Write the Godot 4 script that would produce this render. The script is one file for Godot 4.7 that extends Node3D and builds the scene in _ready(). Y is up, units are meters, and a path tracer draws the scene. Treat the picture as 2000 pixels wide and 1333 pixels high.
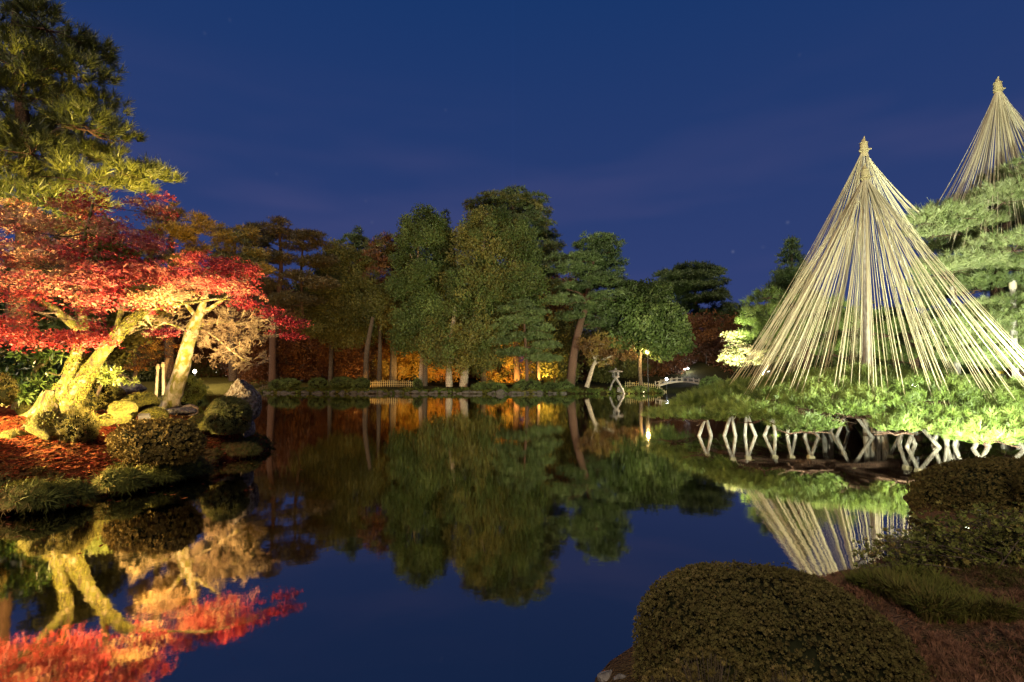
extends Node3D

# ---------------------------------------------------------------- shorthand
const FOCAL := 1000.0
const PITCH := 0.0659
const EYE := Vector3(0, 2, 0)
var rng := RandomNumberGenerator.new()
var gap_noise := FastNoiseLite.new()
var lump_noise := FastNoiseLite.new()
var M := {}
var L := {}
var POND := PackedVector2Array()
var rope_mesh: Mesh
var picket_mesh: Mesh


func rnd(a: float, b: float) -> float:
	return rng.randf_range(a, b)


func ball() -> Vector3:
	var z := rng.randf_range(-1.0, 1.0)
	var a := rng.randf_range(0.0, TAU)
	var s := sqrt(maxf(0.0, 1.0 - z * z))
	return Vector3(s * cos(a), z, s * sin(a))


func ray(px: float, py: float) -> Vector3:
	var x := (px - 1000.0) / FOCAL
	var y := (666.5 - py) / FOCAL
	return Vector3(x, y * cos(PITCH) + sin(PITCH), -cos(PITCH) + y * sin(PITCH))


# the place at a distance (metres northwards) along a line of sight that was surveyed in the photograph
func at(px: float, py: float, d: float) -> Vector3:
	var r := ray(px, py)
	return EYE + r * (d / -r.z)


func on(px: float, py: float, h: float) -> Vector3:
	var r := ray(px, py)
	return EYE + r * ((h - EYE.y) / r.y)


func lin(r: float, g: float, b: float) -> Color:
	return Color(r, g, b)


# ---------------------------------------------------------------- meshes
class Geo:
	var v := PackedVector3Array()
	var n := PackedVector3Array()
	var c := PackedColorArray()
	var i := PackedInt32Array()

	func tube(p: PackedVector3Array, r: PackedFloat32Array, sides := 6, cap := true, rough := 0.0) -> void:
		var m := p.size()
		if m < 2:
			return
		var u := Vector3.ZERO
		var base := v.size()
		for j in m:
			var t := (p[mini(j + 1, m - 1)] - p[maxi(j - 1, 0)]).normalized()
			if u == Vector3.ZERO:
				u = t.cross(Vector3.UP if absf(t.y) < 0.9 else Vector3.RIGHT).normalized()
			u = (u - t * u.dot(t)).normalized()
			var w := t.cross(u)
			for k in sides:
				var a := TAU * k / sides
				var e := u * cos(a) + w * sin(a)
				var f := 1.0 if rough == 0.0 else 1.0 + rough * (sin(a * 3.0 + j * 0.35) * 0.5 + sin(a * 5.0 - j * 0.6 + 1.7) * 0.4 + sin(a * 8.0 + j * 1.3) * 0.25)
				v.append(p[j] + e * r[j] * f)
				n.append(e)
		for j in m - 1:
			for k in sides:
				var a0 := base + j * sides + k
				var a1 := base + j * sides + (k + 1) % sides
				var b0 := a0 + sides
				var b1 := a1 + sides
				i.append_array(PackedInt32Array([a0, b0, a1, a1, b0, b1]))
		if cap:
			for e in 2:
				var j: int = 0 if e == 0 else m - 1
				var d := (p[1] - p[0]).normalized() * -1.0 if e == 0 else (p[m - 1] - p[m - 2]).normalized()
				var s := v.size()
				v.append(p[j])
				n.append(d)
				for k in sides:
					v.append(v[base + j * sides + k])
					n.append(d)
				for k in sides:
					if e == 0:
						i.append_array(PackedInt32Array([s, s + 1 + k, s + 1 + (k + 1) % sides]))
					else:
						i.append_array(PackedInt32Array([s, s + 1 + (k + 1) % sides, s + 1 + k]))

	# surface of revolution: profile of (radius, height)
	func lathe(o: Vector3, prof: Array, sides := 12, turn := 0.0) -> void:
		var base := v.size()
		var m := prof.size()
		for j in m:
			var q: Vector2 = prof[j]
			var d: Vector2 = Vector2(prof[mini(j + 1, m - 1)]) - Vector2(prof[maxi(j - 1, 0)])
			for k in sides:
				var a := TAU * k / sides + turn
				v.append(o + Vector3(cos(a) * q.x, q.y, -sin(a) * q.x))
				n.append(Vector3(cos(a) * d.y, -d.x, -sin(a) * d.y).normalized())
		for j in m - 1:
			for k in sides:
				var a0 := base + j * sides + k
				var a1 := base + j * sides + (k + 1) % sides
				i.append_array(PackedInt32Array([a0, a0 + sides, a1, a1, a0 + sides, a1 + sides]))

	func tri(a: Vector3, b: Vector3, d: Vector3) -> void:
		var s := v.size()
		v.append(a)
		v.append(b)
		v.append(d)
		i.append(s)
		i.append(s + 1)
		i.append(s + 2)

	func quad(a: Vector3, b: Vector3, d: Vector3, e: Vector3) -> void:
		tri(a, b, d)
		tri(a, d, e)

	# a box with flat faces (own corners for each), turned by a basis
	func box(o: Vector3, size: Vector3, b := Basis()) -> void:
		var h := size / 2.0
		for ax in 3:
			for sg in [-1.0, 1.0]:
				var nn := Vector3.ZERO
				nn[ax] = sg
				var p := Vector3.ZERO
				p[(ax + 1) % 3] = 1.0
				var q := nn.cross(p)
				var s := v.size()
				for cr in [Vector2(-1, -1), Vector2(1, -1), Vector2(1, 1), Vector2(-1, 1)]:
					v.append(o + b * ((nn + p * cr.x + q * cr.y) * h))
					n.append(b * nn)
				i.append_array(PackedInt32Array([s, s + 2, s + 1, s, s + 3, s + 2]))

	func smooth() -> void:
		n.resize(v.size())
		n.fill(Vector3.ZERO)
		for t in range(0, i.size(), 3):
			var f := (v[i[t + 2]] - v[i[t]]).cross(v[i[t + 1]] - v[i[t]])
			for k in 3:
				n[i[t + k]] += f
		for k in n.size():
			n[k] = n[k].normalized()

	func mesh(m: Material = null, flat := false) -> ArrayMesh:
		var a := []
		a.resize(Mesh.ARRAY_MAX)
		a[Mesh.ARRAY_VERTEX] = v
		if not flat and n.size() == v.size():
			a[Mesh.ARRAY_NORMAL] = n
		if c.size() == v.size():
			a[Mesh.ARRAY_COLOR] = c
		a[Mesh.ARRAY_INDEX] = i
		var out := ArrayMesh.new()
		out.add_surface_from_arrays(Mesh.PRIMITIVE_TRIANGLES, a)
		if m:
			out.surface_set_material(0, m)
		return out


class Ins:
	var b := PackedFloat32Array()

	func add(x: Basis, o: Vector3, c: Color) -> void:
		b.append_array(PackedFloat32Array([x.x.x, x.y.x, x.z.x, o.x, x.x.y, x.y.y, x.z.y, o.y, x.x.z, x.y.z, x.z.z, o.z, c.r, c.g, c.b, 1.0]))

	func size() -> int:
		return b.size() / 16


func turned(up: Vector3, s: float, sy := 1.0) -> Basis:
	var y := up.normalized()
	var x := y.cross(ball()).normalized()
	if x.length() < 0.5:
		x = y.cross(Vector3(0.3, 0.2, 0.9)).normalized()
	var z := x.cross(y)
	return Basis(x * s, y * s * sy, z * s)


# ---------------------------------------------------------------- nodes
func thing(called: String, label: String, category: String, where := Vector3.ZERO, group := "") -> Node3D:
	var o := Node3D.new()
	o.name = called
	o.position = where
	add_child(o, true)
	o.set_meta("label", label)
	o.set_meta("category", category)
	if group:
		o.set_meta("group", group)
	return o


# a part whose mesh is written in world coordinates
func part(called: String, m: Mesh, o: Node3D, mat: Material = null) -> MeshInstance3D:
	var p := MeshInstance3D.new()
	p.name = called
	p.mesh = m
	if mat:
		p.material_override = mat
	var root := o
	var off := Vector3.ZERO
	while root != self and root != null:
		off += root.position
		root = root.get_parent()
	p.position = -off
	o.add_child(p, true)
	return p


func leaves(called: String, ins: Ins, m: Mesh, o: Node3D) -> MultiMeshInstance3D:
	var mm := MultiMesh.new()
	mm.transform_format = MultiMesh.TRANSFORM_3D
	mm.use_colors = true
	mm.mesh = m
	mm.instance_count = ins.size()
	if ins.size() == 0:
		return null
	mm.buffer = ins.b
	var p := MultiMeshInstance3D.new()
	p.name = called
	p.multimesh = mm
	p.set_meta("kind", "stuff")
	p.position = -o.position if o != self else Vector3.ZERO
	o.add_child(p, true)
	return p


func stuff(called: String, ins: Ins, m: Mesh, label: String, category: String) -> void:
	var p := leaves(called, ins, m, self)
	if p:
		p.set_meta("label", label)
		p.set_meta("category", category)


func struct(called: String, m: Mesh, mat: Material, label: String) -> MeshInstance3D:
	var p := MeshInstance3D.new()
	p.name = called
	p.mesh = m
	p.material_override = mat
	p.set_meta("kind", "structure")
	p.set_meta("label", label)
	p.set_meta("category", called)
	add_child(p, true)
	return p


# ---------------------------------------------------------------- materials
func ramp(cols: Array) -> Gradient:
	var g := Gradient.new()
	var o := PackedFloat32Array()
	var k := PackedColorArray()
	for j in cols.size():
		o.append(cols[j][0])
		k.append(Color(cols[j][1], cols[j][2], cols[j][3]).linear_to_srgb())
	g.offsets = o
	g.colors = k
	return g


func noise_tex(sd: int, freq: float, cols: Array, kind := FastNoiseLite.TYPE_SIMPLEX_SMOOTH, size := 512, normal := false, strength := 6.0) -> NoiseTexture2D:
	var f := FastNoiseLite.new()
	f.seed = sd
	f.frequency = freq
	f.noise_type = kind
	f.fractal_octaves = 5
	var t := NoiseTexture2D.new()
	t.width = size
	t.height = size
	t.seamless = true
	t.noise = f
	if normal:
		t.as_normal_map = true
		t.bump_strength = strength
	elif cols.size():
		t.color_ramp = ramp(cols)
	return t


func stdmat(rough := 0.8, spec := 0.4) -> StandardMaterial3D:
	var m := StandardMaterial3D.new()
	m.roughness = rough
	m.metallic_specular = spec
	return m


func leafmat(rough := 0.6, back := 0.6, spec := 0.4) -> StandardMaterial3D:
	var m := stdmat(rough, spec)
	m.vertex_color_use_as_albedo = true
	m.backlight_enabled = back > 0.0
	m.backlight = Color(back, back, back)
	m.cull_mode = BaseMaterial3D.CULL_DISABLED
	return m


func trimat(sd: int, freq: float, cols: Array, scale: float, bump_freq: float, bump: float, rough := 0.85, stretch := 1.0) -> StandardMaterial3D:
	var m := stdmat(rough)
	m.albedo_texture = noise_tex(sd, freq, cols)
	m.uv1_triplanar = true
	m.uv1_world_triplanar = true
	m.uv1_scale = Vector3(scale, scale * stretch, scale)
	m.heightmap_enabled = bump > 0.0
	if bump > 0.0:
		m.heightmap_texture = noise_tex(sd + 7, bump_freq, [])
		m.heightmap_scale = bump
	return m


func make_materials() -> void:
	M.bark = trimat(3, 0.02, [[0.25, 0.025, 0.018, 0.012], [0.5, 0.075, 0.055, 0.038], [0.8, 0.13, 0.10, 0.075]], 1.6, 0.03, 3.0, 0.9, 0.3)
	M.pine_bark = trimat(11, 0.03, [[0.25, 0.03, 0.017, 0.011], [0.5, 0.11, 0.06, 0.04], [0.8, 0.17, 0.10, 0.07]], 1.4, 0.04, 4.0, 0.9, 0.5)
	M.pale_bark = trimat(5, 0.02, [[0.3, 0.14, 0.11, 0.08], [0.5, 0.30, 0.25, 0.19], [0.75, 0.42, 0.36, 0.29]], 1.2, 0.03, 2.0, 0.85, 0.4)
	M.moss_bark = trimat(9, 0.012, [[0.28, 0.035, 0.025, 0.012], [0.40, 0.06, 0.06, 0.012], [0.50, 0.10, 0.11, 0.010], [0.60, 0.06, 0.07, 0.010], [0.68, 0.10, 0.08, 0.04], [0.75, 0.24, 0.20, 0.14]], 0.9, 0.06, 3.5, 0.95, 0.7)
	M.lichen_bark = trimat(29, 0.012, [[0.30, 0.16, 0.16, 0.02], [0.45, 0.20, 0.18, 0.06], [0.55, 0.36, 0.31, 0.22], [0.75, 0.5, 0.45, 0.36]], 0.8, 0.05, 2.5, 0.9, 0.6)
	M.stone = trimat(17, 0.02, [[0.25, 0.05, 0.045, 0.045], [0.5, 0.15, 0.14, 0.135], [0.7, 0.24, 0.22, 0.21], [0.85, 0.34, 0.33, 0.31]], 0.9, 0.03, 4.0, 0.9)
	M.dark_stone = trimat(18, 0.02, [[0.25, 0.025, 0.022, 0.02], [0.5, 0.07, 0.065, 0.06], [0.75, 0.13, 0.12, 0.11]], 0.9, 0.03, 4.0, 0.9)
	M.brown_stone = trimat(19, 0.02, [[0.25, 0.03, 0.022, 0.016], [0.45, 0.10, 0.075, 0.055], [0.6, 0.15, 0.14, 0.13], [0.8, 0.22, 0.21, 0.20]], 0.8, 0.03, 6.0, 0.9)
	M.moss = trimat(21, 0.03, [[0.25, 0.03, 0.025, 0.01], [0.45, 0.06, 0.062, 0.010], [0.6, 0.10, 0.105, 0.012], [0.75, 0.14, 0.13, 0.02]], 1.3, 0.09, 4.0, 1.0)
	M.wood = trimat(31, 0.03, [[0.3, 0.20, 0.18, 0.15], [0.5, 0.36, 0.33, 0.29], [0.75, 0.46, 0.43, 0.38]], 1.5, 0.05, 1.0, 0.8, 0.12)
	M.old_wood = trimat(35, 0.03, [[0.3, 0.11, 0.10, 0.085], [0.5, 0.22, 0.20, 0.17], [0.75, 0.34, 0.31, 0.27]], 1.5, 0.05, 1.5, 0.85, 0.12)
	M.dark_wood = trimat(33, 0.03, [[0.3, 0.07, 0.05, 0.035], [0.7, 0.16, 0.12, 0.085]], 1.5, 0.05, 1.0, 0.8, 0.15)
	M.rope = stdmat(0.85, 0.3)
	M.rope.albedo_color = Color(0.46, 0.405, 0.265).linear_to_srgb()
	M.rope2 = stdmat(0.85, 0.3)
	M.rope2.albedo_color = Color(0.40, 0.35, 0.22).linear_to_srgb()
	M.straw = trimat(41, 0.05, [[0.3, 0.30, 0.24, 0.11], [0.7, 0.50, 0.43, 0.24]], 3.0, 0.08, 1.0, 0.9, 0.2)
	M.yellow_band = stdmat(0.7)
	M.yellow_band.albedo_color = Color(0.55, 0.40, 0.05).linear_to_srgb()
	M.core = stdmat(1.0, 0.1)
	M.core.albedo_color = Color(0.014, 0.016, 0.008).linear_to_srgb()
	M.metal = stdmat(0.5)
	M.metal.albedo_color = Color(0.05, 0.05, 0.055).linear_to_srgb()
	M.metal.metallic = 0.6
	M.needle = leafmat(0.5, 0.35, 0.5)
	M.leaf = leafmat(0.5, 0.5, 0.4)
	M.gloss_leaf = leafmat(0.3, 0.35, 0.6)
	M.dull_leaf = leafmat(0.75, 0.3, 0.25)
	M.dry = leafmat(0.8, 0.5, 0.2)
	M.twig = leafmat(0.85, 0.0, 0.2)
	# ground: colour of its cover per vertex, litter grain from the texture
	M.ground = stdmat(1.0, 0.2)
	M.ground.vertex_color_use_as_albedo = true
	M.ground.albedo_texture = noise_tex(51, 0.06, [[0.2, 0.35, 0.3, 0.25], [0.5, 0.8, 0.75, 0.7], [0.8, 1.0, 1.0, 1.0]])
	M.ground.uv1_triplanar = true
	M.ground.uv1_world_triplanar = true
	M.ground.uv1_scale = Vector3(0.7, 0.7, 0.7)
	M.ground.heightmap_enabled = true
	M.ground.heightmap_texture = noise_tex(53, 0.12, [])
	M.ground.heightmap_scale = 4.0
	# still pond water over a dark bed
	M.water = stdmat(0.035, 0.5)
	M.water.metallic = 1.0
	M.water.albedo_color = Color(0.45, 0.39, 0.335).linear_to_srgb()
	M.water.normal_enabled = true
	M.water.normal_texture = noise_tex(61, 0.012, [], FastNoiseLite.TYPE_SIMPLEX_SMOOTH, 512, true, 4.0)
	M.water.normal_scale = 0.02
	M.water.uv1_triplanar = true
	M.water.uv1_world_triplanar = true
	M.water.uv1_scale = Vector3(0.35, 0.35, 0.35)


func glow(c: Color, e: float) -> StandardMaterial3D:
	var m := stdmat(0.4)
	m.albedo_color = Color(0.8, 0.8, 0.8)
	m.emission_enabled = true
	m.emission = c
	m.emission_energy_multiplier = e
	return m


# ---------------------------------------------------------------- leaf shapes
func blade(g: Geo, p: Vector3, d: Vector3, side: Vector3, len: float, w: float, fold: float) -> void:
	var up := d.cross(side).normalized()
	var m := p + d * len * 0.5
	var tip := p + d * len - up * fold * len * 0.3
	g.tri(p, m + side * w + up * fold * w, tip)
	g.tri(p, tip, m - side * w + up * fold * w)


func make_leaf_shapes() -> void:
	var g := Geo.new()
	# broadleaf clump, radius about 1
	for k in 26:
		var p := ball() * pow(rng.randf(), 0.4) * 0.9
		var d := (ball() + p * 0.7 + Vector3(0, -0.15, 0)).normalized()
		blade(g, p, d, d.cross(ball()).normalized(), rnd(0.4, 0.6), rnd(0.11, 0.17), 0.5)
	L.broad = g.mesh(M.leaf, true)
	# fine broadleaf clump with more, smaller leaves
	g = Geo.new()
	for k in 46:
		var p := ball() * pow(rng.randf(), 0.4) * 0.95
		var d := (ball() + p * 0.7 + Vector3(0, -0.25, 0)).normalized()
		blade(g, p, d, d.cross(ball()).normalized(), rnd(0.3, 0.42), rnd(0.07, 0.11), 0.5)
	L.fine = g.mesh(M.leaf, true)
	# pine tuft: needles fan out of a shoot that points along y
	g = Geo.new()
	for k in 30:
		var h := rnd(0.0, 0.45)
		var a := rnd(0, TAU)
		var tilt := rnd(0.25, 1.25) * (1.0 - h * 0.9)
		var d := Vector3(sin(tilt) * cos(a), cos(tilt), sin(tilt) * sin(a))
		var s := d.cross(ball()).normalized()
		var p := Vector3(0, h, 0)
		g.tri(p + s * 0.026, p - s * 0.026, p + d * rnd(0.6, 0.85))
	L.tuft = g.mesh(M.needle, true)
	# the same with broader needles, for trees across the pond
	g = Geo.new()
	for k in 34:
		var a := rnd(0, TAU)
		var tilt := rnd(0.2, 1.45)
		var d := Vector3(sin(tilt) * cos(a), cos(tilt) * 0.9, sin(tilt) * sin(a))
		var s := d.cross(ball()).normalized()
		var p := Vector3(rnd(-0.5, 0.5), rnd(-0.15, 0.15), rnd(-0.5, 0.5))
		g.tri(p + s * 0.05, p - s * 0.05, p + d * rnd(0.4, 0.65))
	L.far_tuft = g.mesh(M.needle, true)
	# maple: a flat spray of star leaves
	g = Geo.new()
	for k in 30:
		var q := Vector2.from_angle(rnd(0, TAU)) * sqrt(rng.randf())
		star(g, Vector3(q.x, rnd(-0.22, 0.22), q.y), (Vector3(0, 1, 0) + ball() * 0.85).normalized(), rnd(0.12, 0.20))
	L.maple = g.mesh(M.leaf, true)
	# three fallen leaves lying about
	g = Geo.new()
	for k in 4:
		star(g, Vector3(rnd(-1, 1), rnd(0.05, 0.35), rnd(-1, 1)), (Vector3(0, 1, 0) + ball() * 0.55).normalized(), rnd(0.5, 0.8))
	L.fallen = g.mesh(M.dry, true)
	# azalea rosette
	g = Geo.new()
	for k in 8:
		var a := TAU * k / 8.0 + rnd(-0.3, 0.3)
		var e := rnd(0.1, 0.9)
		var d := Vector3(cos(a) * cos(e), sin(e), sin(a) * cos(e))
		blade(g, Vector3(0, rnd(-0.2, 0.1), 0), d, d.cross(Vector3(0, 1, 0.01)).normalized(), rnd(0.7, 1.0), rnd(0.16, 0.24), 0.4)
	L.rosette = g.mesh(M.dull_leaf, true)
	# long evergreen leaves in a whorl
	g = Geo.new()
	for k in 12:
		var a := TAU * k / 12.0 + rnd(-0.3, 0.3)
		var e := rnd(-0.6, 0.7)
		var d := Vector3(cos(a) * cos(e), sin(e), sin(a) * cos(e))
		blade(g, Vector3.ZERO, d, d.cross(Vector3(0, 1, 0.01)).normalized(), rnd(0.7, 1.05), rnd(0.10, 0.15), 0.5)
	L.whorl = g.mesh(M.gloss_leaf, true)
	# grass tuft
	g = Geo.new()
	for k in 20:
		var a := rnd(0, TAU)
		var d := Vector3(cos(a), 0, sin(a))
		var s := d.cross(Vector3.UP) * 0.022
		var p := d * rnd(0, 0.2)
		var lean := rnd(0.2, 0.75)
		var m := p + d * lean * 0.35 + Vector3(0, 0.55, 0)
		var e := p + d * lean * 1.1 + Vector3(0, rnd(0.5, 0.95), 0)
		g.tri(p - s, p + s, m + s * 0.8)
		g.tri(p - s, m + s * 0.8, m - s * 0.8)
		g.tri(m - s * 0.8, m + s * 0.8, e)
	L.grass = g.mesh(M.dry, true)
	# coarser sedge
	g = Geo.new()
	for k in 16:
		var a := rnd(0, TAU)
		var d := Vector3(cos(a), 0, sin(a))
		var s := d.cross(Vector3.UP) * 0.045
		var p := d * rnd(0, 0.25)
		var lean := rnd(0.3, 0.9)
		var m := p + d * lean * 0.4 + Vector3(0, 0.5, 0)
		var e := p + d * lean * 1.25 + Vector3(0, rnd(0.3, 0.8), 0)
		g.tri(p - s, p + s, m + s)
		g.tri(p - s, m + s, m - s)
		g.tri(m - s, m + s, e)
	L.sedge = g.mesh(M.dry, true)
	# bare twig spray, spreading along +y and flat across x
	g = Geo.new()
	twig(g, Vector3.ZERO, Vector3(0, 1, 0), 0.5, 0.014, 4)
	twig(g, Vector3.ZERO, Vector3(0.25, 0.95, 0), 0.45, 0.012, 3)
	L.twigs = g.mesh(M.twig, true)
	g = Geo.new()
	# one rope, a metre long; its sag along +x is counted in rope radii
	var rp := PackedVector3Array()
	for k in 9:
		var t := k / 8.0
		rp.append(Vector3(4.0 * t * (1.0 - t) * 11.0, t, 0))
	for k in 9:
		for j in 5:
			var an := TAU * j / 5.0
			g.v.append(rp[k] + Vector3(cos(an), 0, -sin(an)))
			g.n.append(Vector3(cos(an), 0, -sin(an)))
	for k in 8:
		for j in 5:
			var i0 := k * 5 + j
			var i1 := k * 5 + (j + 1) % 5
			g.i.append_array(PackedInt32Array([i0, i0 + 5, i1, i1, i0 + 5, i1 + 5]))
	rope_mesh = g.mesh()


func twig(g: Geo, p: Vector3, d: Vector3, len: float, r: float, deep: int) -> void:
	var e := p + d * len * 0.5
	var d2 := (d + ball() * Vector3(0.3, 0.2, 0.2)).normalized()
	var f := e + d2 * len * 0.5
	g.tube(PackedVector3Array([p, e, f]), PackedFloat32Array([r, r * 0.85, r * 0.7]), 3, false)
	if deep <= 0:
		return
	for k in (3 if deep > 1 else 4):
		var t := rnd(0.3, 1.0)
		var o := p.lerp(f, t)
		twig(g, o, (d2 + Vector3(rnd(-0.9, 0.9), rnd(-0.1, 0.3), rnd(-0.35, 0.45))).normalized(), len * rnd(0.5, 0.75), maxf(r * 0.6, 0.006), deep - 1)


func star(g: Geo, p: Vector3, up: Vector3, s: float) -> void:
	var x := up.cross(ball()).normalized()
	var z := x.cross(up)
	for k in 3:
		var a := (k - 1) * 1.0
		var d := x * cos(a) + z * sin(a) - up * 0.25
		var w := (z * cos(a) - x * sin(a)) * s * 0.22
		g.tri(p, p + d * s * 0.5 + w, p + d * s)
		g.tri(p, p + d * s, p + d * s * 0.5 - w)


# ---------------------------------------------------------------- ground
func shore(x: float, z: float) -> float:
	# signed distance to the pond's edge, positive on land
	var q := Vector2(x, z)
	var best := 1e9
	var inside := false
	var n := POND.size()
	var b := POND[n - 1]
	for k in n:
		var a := POND[k]
		var e := b - a
		var w := q - a
		var t := clampf(w.dot(e) / e.length_squared(), 0.0, 1.0)
		best = minf(best, (w - e * t).length_squared())
		if (a.y > q.y) != (b.y > q.y) and q.x < (b.x - a.x) * (q.y - a.y) / (b.y - a.y) + a.x:
			inside = not inside
		b = a
	return -sqrt(best) if inside else sqrt(best)


func peninsula(x: float, z: float) -> float:
	return clampf((-3.0 - x) / 2.0, 0, 1) * clampf((20.0 + z) / 3.0, 0, 1)


func height(x: float, z: float) -> float:
	var s := shore(x, z)
	if s < 0.0:
		return -0.85 * (1.0 - exp(s / 0.7))
	var left := peninsula(x, z)
	var top := lerpf(0.55, 1.05, left)
	var h := 0.1 + top * (1.0 - exp(-s / lerpf(2.2, 1.7, left)))
	h += gap_noise.get_noise_2d(x * 6.0, z * 6.0) * 0.09 * minf(1.0, s)
	if z < -58.0:
		h += 0.02 * minf(-58.0 - z, 80.0) * (1.0 + 0.5 * gap_noise.get_noise_2d(x, z))
	# the knoll behind the little bridge
	h += 3.0 * exp(-(pow((x - 29.0) / 9.0, 2.0) + pow((z + 80.0) / 6.0, 2.0)))
	return h


func axis(parts: Array) -> PackedFloat32Array:
	var o := PackedFloat32Array([parts[0]])
	for k in range(1, parts.size(), 2):
		var stop: float = parts[k]
		var step: float = parts[k + 1]
		while o[o.size() - 1] < stop - step * 0.5:
			o.append(o[o.size() - 1] + step)
	return o


func make_ground() -> void:
	var xs := axis([-700.0, -100.0, 50.0, -40.0, 4.0, -17.0, 1.0, -5.0, 0.22, 0.0, 0.6, 8.0, 0.25, 20.0, 0.8, 44.0, 3.0, 100.0, 8.0, 700.0, 60.0])
	var zs := axis([-700.0, -200.0, 50.0, -100.0, 8.0, -66.0, 2.0, -50.0, 0.6, -20.0, 1.2, -1.5, 0.22, 12.0, 1.5, 60.0, 8.0, 400.0, 60.0])
	var g := Geo.new()
	var w := xs.size()
	for z in zs:
		for x in xs:
			g.v.append(Vector3(x, height(x, z), z))
			var left := peninsula(x, z)
			var fore: float = clampf((x - 0.0) / 1.0, 0, 1) * clampf((9.0 + z) / 2.0, 0, 1)
			var c := Color(0.035, 0.032, 0.014).lerp(Color(0.11, 0.03, 0.014), left)
			c = c.lerp(Color(0.14, 0.085, 0.055), fore)
			var nn := gap_noise.get_noise_2d(x * 9.0, z * 9.0)
			c = c.lerp(Color(0.06, 0.06, 0.015), clampf(nn * 1.6, 0, 0.7))
			if z < -60.0 and x < -20.0:
				c = c.lerp(Color(0.16, 0.13, 0.03), clampf((-20.0 - x) / 4.0, 0, 1))
			g.c.append(c)
	for j in zs.size() - 1:
		for k in w - 1:
			var a := j * w + k
			g.i.append_array(PackedInt32Array([a, a + 1, a + w, a + 1, a + w + 1, a + w]))
	g.smooth()
	struct("ground", g.mesh(), M.ground, "garden ground of leaf litter, moss and dry grass round the pond")
	var p := PlaneMesh.new()
	p.size = Vector2(160, 110)
	var water := struct("water", p, M.water, "still dark pond water mirroring the trees and the night sky")
	water.position = Vector3(-15, 0, -38)


# ---------------------------------------------------------------- trees
func smooth_path(p: Array, per := 5) -> PackedVector3Array:
	var o := PackedVector3Array()
	var m := p.size()
	for j in m - 1:
		var a: Vector3 = p[maxi(j - 1, 0)]
		var b: Vector3 = p[j]
		var c: Vector3 = p[j + 1]
		var d: Vector3 = p[mini(j + 2, m - 1)]
		for k in per:
			o.append(b.cubic_interpolate(c, a, d, float(k) / per))
	o.append(p[m - 1])
	return o


func path_radii(r: Array, per := 5) -> PackedFloat32Array:
	var o := PackedFloat32Array()
	for j in r.size() - 1:
		for k in per:
			o.append(lerpf(r[j], r[j + 1], float(k) / per) * rnd(0.93, 1.07))
	o.append(r[r.size() - 1])
	return o


func pick(cols: Array, p: Vector3, bias := 0.0) -> Color:
	var t := clampf(0.5 + gap_noise.get_noise_3dv(p * 2.3) * 0.7 + rnd(-0.4, 0.4) + bias, 0, 0.999) * (cols.size() - 1)
	var c: Color = cols[int(t)]
	return c.lerp(cols[int(t) + 1], t - int(t)) * rnd(0.75, 1.25)


# modes: ball (clumps round a lobe), pad (shoots standing on a flat layer), flat (level sprays), twig (sprays that point outwards)
func fill(ins: Ins, c: Vector3, r: Vector3, count: int, size: float, cols: Array, mode: String, gap: float) -> void:
	var bias := rnd(-0.3, 0.3)
	for k in count:
		var e := ball()
		var u := pow(rnd(0.12, 1.0), 0.45)
		if mode == "pad":
			e.y = e.y * 0.75 + 0.25
		var lump := 1.0 + 0.35 * lump_noise.get_noise_3dv((c + e * 2.0) * 1.0)
		var p := c + e * r * u * lump
		if gap > -1.0 and gap_noise.get_noise_3dv(p * (3.2 if size > 0.5 else 6.0)) < gap:
			continue
		var s := size * rnd(0.7, 1.25)
		var b: Basis
		match mode:
			"pad":
				b = turned(Vector3(e.x * 0.7, 0.9 + e.y * 0.3, e.z * 0.7) + ball() * 0.45, s)
			"flat":
				b = turned(Vector3(e.x * 0.25, 1.0, e.z * 0.25) + ball() * 0.3, s)
			"twig":
				b = turned(Vector3(e.x, 0.12 + e.y * 0.5, e.z) + ball() * 0.35, s)
			_:
				b = turned(e + ball() * 0.6, s)
		ins.add(b, p, pick(cols, p, bias))


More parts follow.
